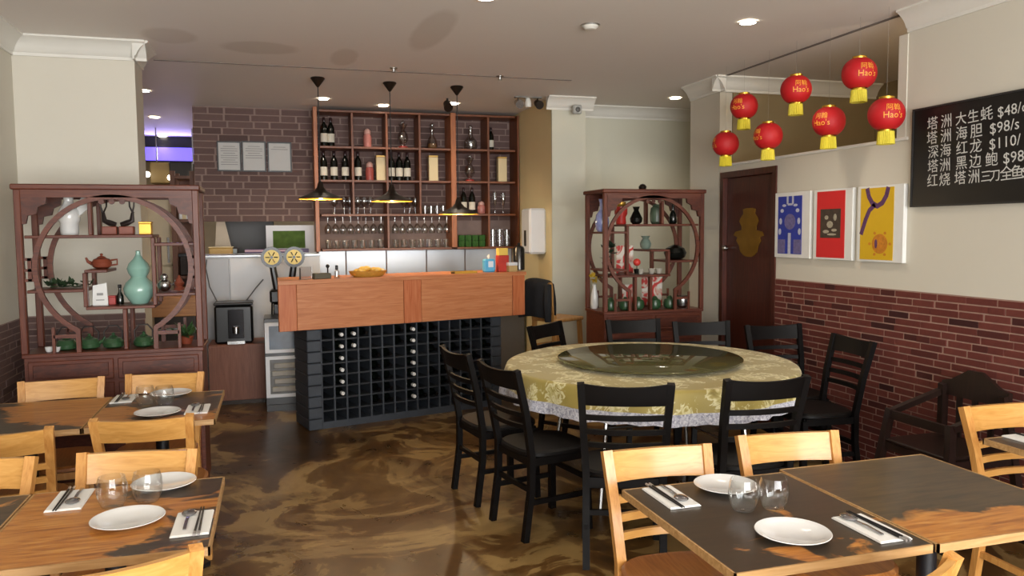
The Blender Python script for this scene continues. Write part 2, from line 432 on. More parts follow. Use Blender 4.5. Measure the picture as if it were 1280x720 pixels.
# dark wainscots on the left wall and on the column behind the curio cabinet
bricks(wl, (LW, 5.99, 0), (0, -1, 0), (1, 0, 0), 6.2, 0, 1.05, lambda s, z: False, bm_pur, m_brickwallbase)
bricks(wc, (LW, 6.0, 0), (1, 0, 0), (0, -1, 0), CX1-LW, 0, 1.05, lambda s, z: z > .8, bm_pur, m_brickwallbase)

# --- door with gold motif
m_door = wood('door_wood', '351610', '481f14', '57291c', 2, .35)
m_gold = plain('gold_motif', '84611c', .5, .4, var=.2)
m_steel = plain('steel', 'b8b8b6', .25, 1, var=.05)
d = struct(B(RW+.03, RW+.07, 5.33, 6.03, 0.005, 2.03, ch=.004).build('door_1', m_door))
m_dframe = wood('door_frame_wood', '2d130d', '4a2015', '5e2c1e', 2, .35)
MB().box(RW-.012, RW+.09, 5.28, 5.33, 0, 2.08).box(RW-.012, RW+.09, 6.03, 6.08, 0, 2.08).box(RW-.012, RW+.09, 5.33, 6.03, 2.03, 2.08).build('door_frame', m_dframe, d)
sil = [(.05, .42), (.11, .40), (.10, .33), (.15, .26), (.17, .20), (.13, .12), (.13, .06), (.24, .03), (.27, -.03), (.20, -.06), (.22, -.12), (.17, -.2), (.15, -.3), (.09, -.36), (.05, -.38)]
pc = onx(937, 292, RW+.03)
poly = [(pc.y+a*.85, pc.z+b*.50) for a, b in sil]+[(pc.y-a*.75, pc.z+b*.50) for a, b in sil[::-1]]
MB().prism(poly, RW+.024, RW+.031, 'yz').build('motif', m_gold, d)
kp = onx(910, 310, RW+.03)
MB().ball((RW+.0, kp.y+.0, kp.z), .026).cyl((RW+.0, kp.y, kp.z), (RW+.035, kp.y, kp.z), .012).build('door_handle', m_steel, d)

# ============================================================ FURNITURE
m_lwood = wood('light_chair_wood', 'b5793a', 'cb9450', 'd8a562', 2, .32, coat=.3)
m_lwoodx = wood('light_rail_wood', 'c08a44', 'd29c54', 'deac66', 0, .30, coat=.3)
m_seat = wood('seat_wood', '7e4a1e', '9a6030', 'b0753c', 1, .35)
m_black = plain('black_lacquer', '080606', .5, var=.3, scale=8, spec=.22)
m_bseat = plain('black_vinyl', '100e0d', .5, var=.2, spec=.25)
def curved_rail(w, z0, z1, y0, y1, t, c, dip=0, n=10, wt=None):
    """rail bent backwards between two posts: bottom edge at y0, top at y1, bow c"""
    vs = []; wt = wt or w
    for i in range(n+1):
        k = -1+2*i/n; q = 1-k*k
        for (ww, y, z) in ((w, y0, z0), (wt, y1, z1-dip*q)):
            for tt in (-t/2, t/2): vs.append((k*ww, y-c*q+tt, z))
    fs = []
    for i in range(n):
        a = i*4; b = a+4
        fs += [(a, b, b+1, a+1), (a+2, a+3, b+3, b+2), (a, a+2, b+2, b), (a+1, b+1, b+3, a+3)]
    fs += [(0, 1, 3, 2), (n*4, n*4+2, n*4+3, n*4+1)]
    return MB().add(vs, fs)
def make_chair(name, label, cat, mw, mr, ms, H=.81, wt=.19, wb=.172, dark=False, group=None):
    t = thing(name, label, cat, group=group)
    yb, yt, ys = -.185, -.262, -.165; sz = .45
    for s in (-1, 1):
        MB().tube([(s*wb, yb-.02, 0), (s*wb, ys-.002, sz*.6), (s*wb, ys, sz), (s*(wb+(wt-wb)*.5), (ys+yt)/2+.01, (sz+H)/2), (s*wt, yt, H)], 1, flat=(.034, .032)).build('back_post', mw, t)
        MB().tube([(s*(wb+.004), .185, 0), (s*(wb-.006), .175, sz-.03)], 1, flat=(.034, .034)).build('leg', mw, t)
        MB().tube([(s*wb, yb-.01, .20), (s*wb, .18, .20)], 1, flat=(.018, .026)).build('stretcher', mw, t)
    B(-wb, wb, .165, .183, .27, .296).build('stretcher', mw, t); B(-wb, wb, ys-.01, ys+.008, .25, .276).build('stretcher', mw, t)
    MB().box(-wb, wb, .16, .182, sz-.06, sz-.018).box(-wb, wb, ys-.008, ys+.012, sz-.06, sz-.018).box(-wb-.01, -wb+.01, ys, .17, sz-.06, sz-.018).box(wb-.01, wb+.01, ys, .17, sz-.06, sz-.018).build('seat_rail', mw, t)
    # rounded seat
    poly = []
    for i in range(32):
        a = 2*pi*i/32; ca, sa = cos(a), sin(a)
        poly.append((.205*abs(ca)**.62*(1 if ca > 0 else -1), .015+.205*abs(sa)**.62*(1 if sa > 0 else -1)))
    sm = MB(); n = 32
    rows = [(.96, sz-.018), (1, sz-.012), (1, sz+.004), (.95, sz+.014), (.7, sz+.012)]
    vs = [(x*k, y*k, z) for k, z in rows for x, y in poly]
    fs = [(j*n+i, j*n+(i+1) % n, (j+1)*n+(i+1) % n, (j+1)*n+i) for j in range(4) for i in range(n)]
    sm.add(vs, fs+[tuple(range(n)), tuple(range(4*n, 5*n))]); sm.build('seat', ms, t)
    def yat(z): return ys+(yt-ys)*((z-sz)/(H-sz))**1.15
    def wat(z): return wb+(wt-wb)*(z-sz)/(H-sz)
    rh = .105
    curved_rail(wat(H-rh), H-rh, H-.004 if not dark else H, yat(H-rh), yat(H), .02, .028, dip=(.014 if dark else .004), wt=wat(H)).build('top_rail', mr, t)
    for z in ((H-.165, H-.225, H-.285) if not dark else (H-.165, H-.235, H-.30)):
        curved_rail(wat(z), z-.013, z+.013, yat(z), yat(z)-.004, .016, .03).build('slat', mr, t)
    return t
WC = make_chair('dining_chair', '', 'chair', m_lwood, m_lwoodx, m_seat, H=.82, group='light wooden chairs at the square tables')
BC = make_chair('dining_chair', '', 'chair', m_black, m_black, m_bseat, H=.90, wt=.205, wb=.18, dark=True, group='black chairs around the round table')
used = {}
def put_chair(proto, label, loc, rz):
    if proto.name not in used:
        used[proto.name] = 1; proto['label'] = label; proto.location = loc; proto.rotation_euler = (0, 0, rz); return proto
    return copy_thing(proto, label, loc, rz)
def chair_px(proto, label, pl, pr, back_to_us, Z, shift=(0, 0)):
    """place a chair from the two top corners of its back in the photo (left, right)"""
    a = onz(*pl, Z); b = onz(*pr, Z); c = (a+b)/2; dx = (b-a); ang = atan2(dx.y, dx.x)
    rz = ang if back_to_us else ang+pi      # local +x = image right when its back is towards us
    off = Matrix.Rotation(rz, 3, 'Z') @ Vector((0, -.262, 0))
    return put_chair(proto, label, (c.x-off.x+shift[0], c.y-off.y+shift[1], 0), rz)
Z = .82
chair_px(WC, 'light wooden ladder-back chair between curio cabinet and the bare worn table', (32, 477), (122, 471), False, Z)
chair_px(WC, 'light wooden ladder-back chair between curio cabinet and the glass-laid far table', (165, 468), (248, 465), False, Z)
chair_px(WC, 'light wooden ladder-back chair with its back against the chair at the orange table', (124, 521), (235, 515), True, Z, (0, -.06))
chair_px(WC, 'light wooden ladder-back chair facing the orange worn table set for two', (106, 566), (240, 561), False, Z)
chair_px(WC, 'light wooden ladder-back chair pulled out beside brick wainscot at the bare table', (-62, 545), (45, 536), True, Z, (0, 0))
chair_px(WC, 'light wooden ladder-back chair at the dark table next to the orange one', (-92, 576), (25, 571), False, Z, (0, 0))
put_chair(WC, 'light wooden ladder-back chair with its back to the shop front at orange table', (-.46, 2.27, 0), radians(14))
chair_px(WC, 'light wooden ladder-back chair with round seat at black-topped table, nearest the floor aisle', (765, 563), (875, 555), False, Z)
chair_px(WC, 'light wooden ladder-back chair behind the seam of the two dark joined tables', (929, 544), (1037, 538), False, Z)
chair_px(WC, 'light wooden ladder-back chair between high chair and the table by the brick wall', (1196, 509), (1301, 501), False, Z)
kk = onz(1161, 702, Z)
put_chair(WC, 'light wooden ladder-back chair pushed in from the shop-front side of black-topped table', (kk.x-.17, kk.y+.21, 0), radians(16))
Z = .90
chair_px(BC, 'black chair at round table in front of the yellow return wall', (661, 408), (699, 401), False, Z)
chair_px(BC, 'black chair at round table before the drawers of the far curio cabinet', (758, 400), (823, 398), False, Z)
chair_px(BC, 'black chair at round table between far curio cabinet and brown door', (845, 402), (907, 401), False, Z)
chair_px(BC, 'black chair at round table in front of the brown door and wall corner', (949, 406), (1012, 404), False, Z, (-.10, .0))
put_chair(BC, 'black chair at round table with its back to the red brick wainscot', (3.26, 4.22, 0), radians(84))
chair_px(BC, 'black chair at round table behind the pale chair at the joined dark tables', (919, 476), (1009, 471), True, Z, (0, .03))
chair_px(BC, 'black chair at round table with its back to the black-topped table', (727, 479), (838, 480), True, Z)
a = onz(617, 651, 0); b = onz(655, 677, 0)
def side_chair(a, b, label):
    c = (a+b)/2; u = (b-a); ang = atan2(u.y, u.x); off = Matrix.Rotation(ang, 3, 'Z') @ Vector((0, -.205, 0))
    put_chair(BC, label, (c.x-off.x, c.y-off.y, 0), ang)
side_chair(a, b, 'black chair side-on at round table, standing clear on the aisle floor')
side_chair(Vector((1.02, 4.72, 0)), onz(596, 633, 0), 'black chair at round table in front of the wine rack')

# --- square tables
m_edge = wood('pale_edge', '8e6a3e', 'b08a5a', 'c4a274', 0, .5)
m_iron = plain('black_iron', '17171b', .45, .3, var=.2)
def square_table(label, x0, x1, y0, y1, mat, plank=0, ztop=.75):
    cx, cy = (x0+x1)/2, (y0+y1)/2; hx, hy = (x1-x0)/2, (y1-y0)/2
    t = thing('square_table', label, 'table', (cx, cy, 0), group='square pedestal tables')
    B(-hx+.002, hx-.002, -hy+.002, hy-.002, ztop-.022, ztop).build('tabletop', mat, t)
    e = MB()
    for q in ((-hx, hx, -hy, -hy+.006), (-hx, hx, hy-.006, hy), (-hx, -hx+.006, -hy, hy), (hx-.006, hx, -hy, hy)): e.box(q[0], q[1], q[2], q[3], ztop-.023, ztop+.0008)
    e.build('edge_band', m_edge, t)
    MB().lathe([(.034, .03), (.03, .05), (.03, ztop-.06), (.05, ztop-.05)], 18).build('column', m_iron, t)
    B(-.2, .2, -.03, .03, ztop-.05, ztop-.028).build('top_plate', m_iron, t)
    for k in range(4):
        a = pi/4+k*pi/2; MB().tube([(.02*cos(a), .02*sin(a), .05), (.28*cos(a), .28*sin(a), .012)], 1, flat=(.05, .024)).build('foot', m_iron, t)
    return t
T1 = (-.785, -.195, 2.235, 2.885); T0 = (-1.40, -.79, 2.235, 2.885)
T2 = (-.835, -.29, 3.80, 4.50); T3 = (-1.43, -.84, 3.80, 4.50)
T4 = (1.06, 1.672, 1.66, 2.33); T5 = (1.678, 2.30, 1.655, 2.36); T6 = (2.70, 3.36, 1.78, 2.46)
square_table('square table with mostly bare orange wood top, set for two', *T1, worn_top('top_orange', .37, -.75, -.1, 3, 3.0))
square_table('dark stained square table joined to the orange-topped one by the side wall', *T0, worn_top('top_left_dark', .62, 0, 0, 5))
square_table('square table near curio cabinet, dark stain rubbed brown, laid with glasses', *T2, worn_top('top_far', .55, -.2, -.5, 8))
square_table('empty square table near curio cabinet with streaked brown top', *T3, worn_top('top_far_left', .47, .9, .5, 11, 2.6))
square_table('black-topped square table with few orange worn spots, set for two', *T4, worn_top('top_black', .655, 0, -.1, 4, 3.6, '3a2c1b'))
square_table('empty dark square table with bare orange strip along its front edge', *T5, worn_top('top_strip', .80, -.35, -1.7, 14, 2.0, '54432a'))
square_table('dark square table by brick wall next to the high chair', *T6, worn_top('top_right', .66, 0, 0, 17))

# --- round table with cloth, glass turntable
RC = Vector((2.235, 4.50, 0)); RR = .895
rt = thing('round_table', 'large round banquet table on folding steel legs', 'table', RC)
m_chip = plain('raw_board', '8a6f4c', .7)
MB().lathe([(RR-.02, .735), (RR-.012, .74), (RR-.012, .758), (RR-.02, .763)], 64).build('tabletop', m_chip, rt)
for s in (-1, 1):
    MB().tube([(s*.5, -.4, 0), (s*.42, -.34, .735)], .014).build('leg', m_steel, rt)
    MB().tube([(s*.5, .4, 0), (s*.42, .34, .735)], .014).build('leg', m_steel, rt)
    MB().tube([(s*.47, -.375, .25), (s*.47, .375, .25)], .011).build('crossbar', m_steel, rt)
MB().tube([(-.45, -.36, .46), (.45, -.36, .46)], .011).build('crossbar', m_steel, rt)
def cloth_mat():
    m, nt, b = newmat('gold_damask')
    t = nt.nodes.new('ShaderNodeTexCoord'); v = nt.nodes.new('ShaderNodeTexVoronoi'); v.inputs['Scale'].default_value = 9
    v.feature = 'SMOOTH_F1'
    nt.links.new(t.outputs['Object'], v.inputs['Vector'])
    n = noise(nt, 16, 3, 2.5)
    k = mth(nt, 'ADD', mth(nt, 'MULTIPLY', v.outputs['Distance'], .9), mth(nt, 'MULTIPLY', n, .75))
    c = ramp(nt, k, [(.38, '8f7f3c'), (.52, 'a69752'), (.60, 'c6bb80'), (.68, 'ddd6a8'), (.76, 'a08f48')])
    nt.links.new(c, b.inputs['Base Color']); b.inputs['Roughness'].default_value = .5
    b.inputs['Sheen Weight'].default_value = .2; bump(nt, b, k, .15, .003); return m
def lace_mat():
    m, nt, b = newmat('lace_hem')
    n = noise(nt, 70, 3, 1); c = ramp(nt, n, [(.35, '8f90a0'), (.5, 'bcbcc6'), (.65, 'd9d9dd')])
    nt.links.new(c, b.inputs['Base Color']); b.inputs['Roughness'].default_value = .8; bump(nt, b, n, .4, .003); return m
N = 160; rnd = random.Random(3)
ph = [rnd.uniform(0, 6.3) for _ in range(4)]
def drape(i, k):
    a = 2*pi*i/N; fl = (sin(13*a+ph[0])+.7*sin(21*a+ph[1])+.5*sin(34*a+ph[2]))
    return RR+.008+k*(.020+.010*fl), a
vs = []; fs = []
rings = [(RR*.0+.001, .766), (RR*.35, .766), (RR*.7, .766), (RR-.02, .766), (RR-.004, .765), (RR+.004, .760)]
for r, z in rings:
    for i in range(N): a = 2*pi*i/N; vs.append((r*cos(a), r*sin(a), z))
hem = []
for j, (k, z) in enumerate(((.15, .745), (.45, .71), (.75, .675), (1.0, .645))):
    for i in range(N): r, a = drape(i, k); vs.append((r*cos(a), r*sin(a), z))
L = len(rings)+4
for j in range(L-1):
    for i in range(N): fs.append((j*N+i, j*N+(i+1) % N, (j+1)*N+(i+1) % N, (j+1)*N+i))
tc = thing('tablecloth', 'gold damask tablecloth with pale lace hem on round table', 'tablecloth', RC)
MB().add(vs, fs).build('cloth', cloth_mat(), tc, ang=180)
vs = []; fs = []
for j, (k, z) in enumerate(((1.02, .646), (1.12, .615), (1.22, .582))):
    for i in range(N):
        r, a = drape(i, k); vs.append((r*cos(a), r*sin(a), z+(.004*sin(40*a) if j == 2 else 0)))
for j in range(2):
    for i in range(N): fs.append((j*N+i, j*N+(i+1) % N, (j+1)*N+(i+1) % N, (j+1)*N+i))
MB().add(vs, fs).build('hem', lace_mat(), tc, ang=180)
ts = thing('glass_turntable', 'round smoked glass turntable in the middle of the gold tablecloth', 'turntable', RC+Vector((0, 0, .766)))
m_smoke, nt, b = newmat('smoked_glass')
b.inputs['Base Color'].default_value = lin('8c8a5c'); b.inputs['Roughness'].default_value = .03
b.inputs['Transmission Weight'].default_value = .75; b.inputs['IOR'].default_value = 1.5
MB().lathe([(.57, .022), (.575, .025), (.575, .031), (.57, .034)], 72).build('glass_plate', m_smoke, ts)
MB().lathe([(.19, .0), (.20, .003), (.20, .018), (.18, .0218)], 40).build('bearing', plain('bearing_grey', '6f7258', .4, .5), ts)

# --- restaurant high chair by the brick wall
m_dwood = wood('dark_chair_wood', '170d0a', '21130e', '2c1a13', 2, .4)
hp = onx(1203, 470, 3.42)
hc = thing('high_chair', 'dark wooden child high chair with arched back against brick wall', 'chair', (3.34, hp.y+.02, 0), radians(90))
for sx in (-1, 1):
    MB().tube([(sx*.27, .25, 0), (sx*.20, .17, .62)], 1, flat=(.035, .04)).build('leg', m_dwood, hc)
    MB().tube([(sx*.27, -.25, 0), (sx*.19, -.17, .74)], 1, flat=(.035, .04)).build('leg', m_dwood, hc)
    MB().tube([(sx*.245, .225, .2), (sx*.245, -.225, .2)], 1, flat=(.022, .03)).build('stretcher', m_dwood, hc)
    MB().tube([(sx*.205, .17, .60), (sx*.205, -.19, .70)], 1, flat=(.035, .03)).build('armrest', m_dwood, hc)
    MB().tube([(sx*.225, .19, .42), (sx*.225, -.19, .42)], 1, flat=(.02, .045)).build('side_rail', m_dwood, hc)
B(-.22, .22, .18, .2, .40, .44).build('front_rail', m_dwood, hc)
B(-.21, .21, .165, .185, .57, .615).build('front_bar', m_dwood, hc)
B(-.215, .215, -.2, .2, .44, .46, ch=.005).build('seat', m_dwood, hc)
ar = [(-.21, .68), (-.21, .755), (-.15, .77), (-.10, .80), (-.04, .835), (.04, .835), (.10, .80), (.15, .77), (.21, .755), (.21, .68)]
MB().prism(ar, -.205, -.18).build('crest', m_dwood, hc)
for x in (-.1, 0, .1): B(x-.015, x+.015, -.20, -.185, .46, .70).build('back_slat', m_dwood, hc)

# ============================================================ LAMPS
m_lens = glow('downlight_lens', 'fff2dc', 14)
ring_me = MB().lathe([(.062, -.006), (.066, -.009), (.05, -.010), (.048, -.003)], 24, cap=False).mesh('ring', m_white)
lens_me = MB().lathe([(.049, -.008), (.049, -.004)], 24).mesh('lens', m_lens)
def downlight(x, y, label, power=14, col=(1, .86, .68)):
    t = thing('downlight', label, 'downlight', (x, y, CEIL), group='ceiling downlights')
    inst('ring', ring_me, t); inst('lens', lens_me, t)
    d = bpy.data.lights.new('downlight_lamp', 'SPOT'); d.energy = power; d.color = col; d.spot_size = radians(125); d.spot_blend = .9; d.shadow_soft_size = .12
    l = bpy.data.objects.new('downlight_lamp', d); COL.objects.link(l); l.parent = t; l.location = (0, 0, -.03)
for (px, py), lab, pw in (((935, 27), 'round recessed downlight in ceiling in front of the red lanterns', 30), ((607, -4), 'round recessed downlight in ceiling above the open aisle', 30),
        ((404, 123), 'round recessed downlight above the bar beside the pendant nearest the frames', 22), ((567, 129), 'round recessed downlight above the bar beside the black spotlight', 22),
        ((844, 122), 'round recessed downlight in ceiling above the far curio cabinet', 26), ((179, 113), 'round recessed downlight next to the cream column edge', 14),
        ((193, 146), 'round recessed downlight in passage, second after the cream column', 14), ((203, 170), 'round recessed downlight in passage, third after the cream column', 14),
        ((211, 188), 'round recessed downlight in passage before the purple light', 14)):
    p = onz(px, py, CEIL); downlight(p.x, p.y, lab, pw)
t = thing('globe_lamp', 'added unseen white globe fill lamp in the corridor behind the full-height wall', 'ceiling light', (4.3, 3.35, CEIL))  # unseen lamp, added to brighten the corridor behind the lanterns
MB().lathe([(.05, 0), (.05, -.03), (.03, -.035)], 16).build('fitting', m_white, t)
MB().ball((0, 0, -.12), .09, 16, 10).build('globe', thin_glass('globe_glass', 'fff8ec', .1), t)
MB().ball((0, 0, -.11), .03).build('bulb', m_lens, t)
d = bpy.data.lights.new('globe_light', 'POINT'); d.energy = 30; d.color = (1, .86, .68); d.shadow_soft_size = .03
l = bpy.data.objects.new('globe_light', d); COL.objects.link(l); l.parent = t; l.location = (0, 0, -.17)
p = onz(471, 141, CEIL)
downlight(p.x+.0, 8.30, 'round recessed downlight close to the bar shelf top', 12)
m_dark = plain('dark_bronze', '2a2019', .4, .5, var=.2)
m_goldin = plain('gold_inner', 'd8a848', .35, .6, var=.1)
m_bulb = glow('warm_bulb', 'ffd8a0', 22)
m_cord = plain('black_cord', '101010', .6)
def pendant(px, pyc, pys, label):
    top = onz(px, pyc, CEIL); sh = ony(px, pys, top.y); drop = sh.z-CEIL
    t = thing('pendant_lamp', label, 'pendant lamp', (top.x, top.y, CEIL), group='pendant lamps over the bar')
    MB().lathe([(.055, 0), (.06, -.008), (.045, -.03), (.012, -.075), (.006, -.08)], 20).build('ceiling_cap', m_dark, t)
    MB().cyl((0, 0, -.07), (0, 0, drop+.13), .004, n=6).build('cord', m_cord, t)
    prof = [(.014, .15), (.022, .13), (.03, .10), (.055, .07), (.10, .045), (.16, .022), (.185, .010), (.185, .004)]
    s = MB().lathe([(r, z+drop) for r, z in prof], 36, cap=False); s.build('lamp_shade', m_dark, t)
    MB().lathe([(r*.97, z+drop-.004) for r, z in prof[2:]], 36, cap=False).build('shade_lining', m_goldin, t)
    MB().ball((0, 0, drop+.035), .032).build('bulb', m_bulb, t)
    d = bpy.data.lights.new('pendant_light', 'POINT'); d.energy = 6; d.color = (1, .8, .5); d.shadow_soft_size = .03
    l = bpy.data.objects.new('pendant_light', d); COL.objects.link(l); l.parent = t; l.location = (0, 0, drop-.01)
pendant(397, 97, 249, 'dark flared pendant lamp hanging before the bottles near framed certificates')
pendant(487, 103, 252, 'dark flared pendant lamp hanging between the other two over the bar')
pendant(571, 108, 268, 'dark flared pendant lamp hanging lowest, near the yellow return wall')
# small ceiling fittings
p = onz(738, 31, CEIL)
t = thing('smoke_detector', 'small white smoke detector on ceiling before the yellow return wall', 'smoke detector', (p.x, p.y, CEIL))
MB().lathe([(.05, 0), (.05, -.015), (.035, -.03), (.015, -.033)], 20).build('body', m_white, t)
MB().lathe([(.062, 0), (.062, -.005), (.052, -.008)], 20).build('base_plate', m_steel, t)
for (px, py), lb in (((492, 85), 'small chrome sprinkler head in ceiling near the middle pendant cap'), ((625, 95), 'small chrome sprinkler head in ceiling near the twin spotlights')):
    p = onz(px, py, CEIL); t = thing('sprinkler_head', lb, 'sprinkler', (p.x, p.y, CEIL))
    MB().lathe([(.032, 0), (.03, -.006), (.012, -.008), (.01, -.03)], 14).build('body', m_steel, t)
    MB().lathe([(.018, -.03), (.018, -.033)], 12).build('deflector', m_steel, t)
p = onz(563, 122, CEIL)
t = thing('spotlight', 'black ceiling spotlight beside the lowest pendant cap', 'spotlight', (p.x-.02, p.y+.05, CEIL))
MB().cyl((0, 0, 0), (0, 0, -.05), .01).build('stem', m_dark, t)
MB().cyl((.0, .03, -.045), (0, -.05, -.10), .035, .045, 16).build('head', m_dark, t)
p = onz(660, 121, CEIL)
t = thing('twin_spotlight', 'twin chrome spotlights on ceiling beside the yellow return wall', 'spotlight', (p.x, p.y, CEIL))
B(-.14, .14, -.02, .02, -.015, 0, ch=.004).build('bar', m_steel, t)
for x, dz in ((-.1, .0), (.1, -.0)):
    h = MB().cyl((x, .01, -.015), (x, .0, -.05), .008).cyl((x, .035, -.05), (x, -.06, -.085), .03, .042, 14); h.build('spot_head', m_dark if x > 0 else m_steel, t)
MB().lathe([(.03, -.10), (.034, -.06), (.02, -.016)], 14).build('sensor', m_white, t)
t = thing('wall_sensor', 'small grey motion sensor on the cornice of the pale pier', 'sensor', (2.83, 7.29, 2.76))
MB().box(-.045, .045, -.05, .0, -.04, .045, ch=.01).build('body', plain('sensor_grey', 'a9a9a4', .5), t)
MB().ball((0, -.05, .0), .026, e=(1, .6, 1)).build('lens', plain('lens_grey', '5c5c5a', .2), t)

# ============================================================ BAR
m_bar = wood('bar_wood', 'aa663e', 'c07c50', 'cc9066', 0, .38, scale=5)
m_bar2 = wood('bar_wood_red', 'a8562e', 'bc6e44', 'c88258', 2, .38, scale=5)
m_slate = plain('slate_grey', '33383f', .55, var=.2, scale=20, bumps=.1)
m_slate2 = plain('slate_dark', '1a1d22', .6, var=.25, scale=20)
A14 = radians(14); L0 = Vector((0.005, 6.37, 0)); U14 = Vector((cos(A14), sin(A14), 0)); N14 = Vector((sin(A14), -cos(A14), 0))
def along(px, py): return (onpl(px, py, L0, N14)-L0)
wdt = along(656, 345).dot(U14)
zt0 = onpl(349, 354, L0, N14).z; zb0 = onpl(352, 413.7, L0, N14).z
zt1 = onpl(656, 340.4, L0, N14).z; zb1 = onpl(654, 394.6, L0, N14).z
print('BAR', wdt, zt0, zb0, zt1, zb1)
BT = (zt0+zt1)/2; BB = (zb0+zb1)/2
bar = thing('bar_counter', 'reddish wooden bar counter top with deep plain front fascia', 'bar counter', L0, A14)
xs = along(505, 380).dot(U14); xr = along(641, 380).dot(U14)
for a, b_, mt in ((0, .14, m_bar2), (.142, xs-.002, m_bar), (xs+.002, xs+.16, m_bar2), (xs+.162, xr-.003, m_bar), (xr+.003, wdt, m_bar2)):
    B(a, b_, 0, .028, BB, BT-.02, ch=.003).build('fascia_board', mt, bar)
MB().prism([(-.004, -.01), (wdt+.01, -.01), (wdt+.01, .50), (.12, .50)], BT-.02, BT+.012, 'xy').build('counter_top', m_bar, bar)
MB().prism([(.005, .028), (.03, .028), (.145, .48), (.12, .48)], BB, BT-.02, 'xy').build('end_board', m_bar2, bar); B(wdt-.026, wdt, .03, .48, BB, BT-.02).build('end_board', m_bar2, bar)
B(.15, wdt-.03, .03, .46, BB, BB+.018).build('soffit', m_bar2, bar)
# --- wine rack
rx0 = along(387, 480).dot(U14)
rack = thing('wine_rack', 'slate grey pigeonhole wine rack built under the bar counter', 'wine rack', L0+U14*rx0-N14*.045, A14)
RWd = along(630, 450).dot(U14)-rx0; RH = BB-.004; cell = .1005
for x0, x1 in ((0, .115), (RWd-.10, RWd)):
    k = 9; hh = RH/k
    for i in range(k): B(x0, x1, 0, .38, i*hh+.002, (i+1)*hh-.002, ch=.006).build('side_block', m_slate, rack)
B(.1, RWd-.1, .33, .36, 0, RH).build('back_panel', m_slate2, rack)
ncol = int((RWd-.215)/cell); cw = (RWd-.215)/ncol; nrow = 8; ch_ = (RH-.05)/nrow
for i in range(ncol+1):
    B(.1155+i*cw-.007, .1155+i*cw+.007, .008, .33, .05, RH-.001).build('upright', m_slate, rack)
for j in range(nrow+1):
    for i in range(ncol): pass
    B(.1155, RWd-.1005, .016, .33, .05+j*ch_-.007 if j else .0, min(RH-.001, .05+j*ch_+.007)).build('tier', m_slate if j in (0, nrow) else m_slate2, rack)
# bottles lying in the rack, necks towards the room
m_bottle = plain('dark_bottle_glass', '0d120e', .08, var=.2, coat=.4)
m_capw = plain('white_capsule', 'd8d8d4', .35); m_capk = plain('black_capsule', '0c0c0e', .2, .3)
bb = MB(); bb.M = Matrix.Rotation(radians(90), 4, 'X')
bot_prof = [(.030, 0), (.037, .004), (.037, .19), (.03, .215), (.016, .245), (.0135, .26), (.0135, .285)]
bb.lathe(bot_prof, 14); rb_me = bb.mesh('body', m_bottle)
cp = MB(); cp.M = Matrix.Rotation(radians(90), 4, 'X'); cp.lathe([(.0145, .268), (.0155, .272), (.0155, .312), (.013, .315)], 12)
cpw = cp.mesh('capsule', m_capw); cpk = cp.mesh('capsule', m_capk)
cells = set()
def colof(px, py): return int((along(px, py).dot(U14)-rx0-.1155)/cw)
def rack_bottle(i, j, white):
    if (i, j) in cells or not (0 <= i < ncol and 0 <= j < nrow): return
    cells.add((i, j))
    x = .1155+(i+.5)*cw; z = .05+j*ch_+.007+.0372
    loc = rack.location + U14*x - N14*.265 + Vector((0, 0, z))
    t = thing('wine_bottle', 'wine bottle with white capsule lying in the wine rack' if white else 'wine bottle with black capsule lying in the wine rack', 'bottle', loc, A14,
              'white-capped bottles in the wine rack' if white else 'black-capped bottles in the wine rack')
    inst('body', rb_me, t); inst('capsule', cpw if white else cpk, t)
cA, cB, cC, cD, cE = colof(425, 460), colof(440, 460), colof(469, 470), colof(484, 470), colof(512, 470)
for j in range(2, 8): rack_bottle(cA, j, True)
for j in (7, 6): rack_bottle(cB, j, True)
for j in range(1, 6): rack_bottle(cC, j, False); rack_bottle(cD, j, False)
rack_bottle(cC-1, 7, False)
for j in range(1, 8): rack_bottle(cE, j, True)
rr = random.Random(5)
for i in range(cE+1, ncol):
    for j in range(1, 8):
        if rr.random() < .72: rack_bottle(i, j, False)
for j in (6, 7): rack_bottle(cD+1, j, False)

# --- bar shelf with bottles and glasses
m_shelf = wood('shelf_wood', '55290f', '76401c', '93562a', 2, .4)
m_shelfx = wood('shelf_wood_x', '55290f', '76401c', '93562a', 0, .4)
m_shelfo = wood('shelf_wood_orange', '8a4a20', 'a8602c', 'bd7438', 2, .4)
SY = 8.48; SD = BACK-.016-SY
sx = [ony(px, 225, SY).x for px in (397, 441.5, 484.5, 525.5, 567, 611, 648)]
sz = [ony(520, py, SY).z for py in (142, 186, 227, 268.7, 311)]
sx[-1] = min(sx[-1], 2.60)
shelf = thing('bar_shelf', 'brown pigeonhole bar shelf holding bottles on brick wall', 'shelf', ((sx[0]+sx[-1])/2, SY, sz[4]))
ox, oz = shelf.location.x, shelf.location.z
def sb(x0, x1, z0, z1, name, mt, y0=0, y1=SD): B(x0-ox, x1-ox, y0, y1, z0-oz, z1-oz, ch=.002).build(name, mt, shelf)
tk = .011
sb(sx[0]-.03, sx[0]+.008, sz[4]-.015, sz[0]+.035, 'side_panel', m_shelfo, -.015)
sb(sx[6]-.008, min(2.615, sx[6]+.012), sz[4]-.015, sz[0]+.015, 'side_panel', m_shelf, -.01)
for i in (1, 2, 3, 5): sb(sx[i]-tk, sx[i]+tk, sz[3]+tk if i in (1, 3) else sz[4]+tk, sz[0]-tk, 'divider', m_shelf)
sb(sx[4]-.028, sx[4]+.028, sz[4]+tk, sz[0]+.02, 'divider', m_shelfo, -.015)
for j in range(5):
    seg = [(0, 4), (4, 6)]
    for a, b_ in seg: sb(sx[a]+.03, sx[b_]-.03, sz[j]-tk, sz[j]+tk, 'shelf_board', m_shelfx, .003)
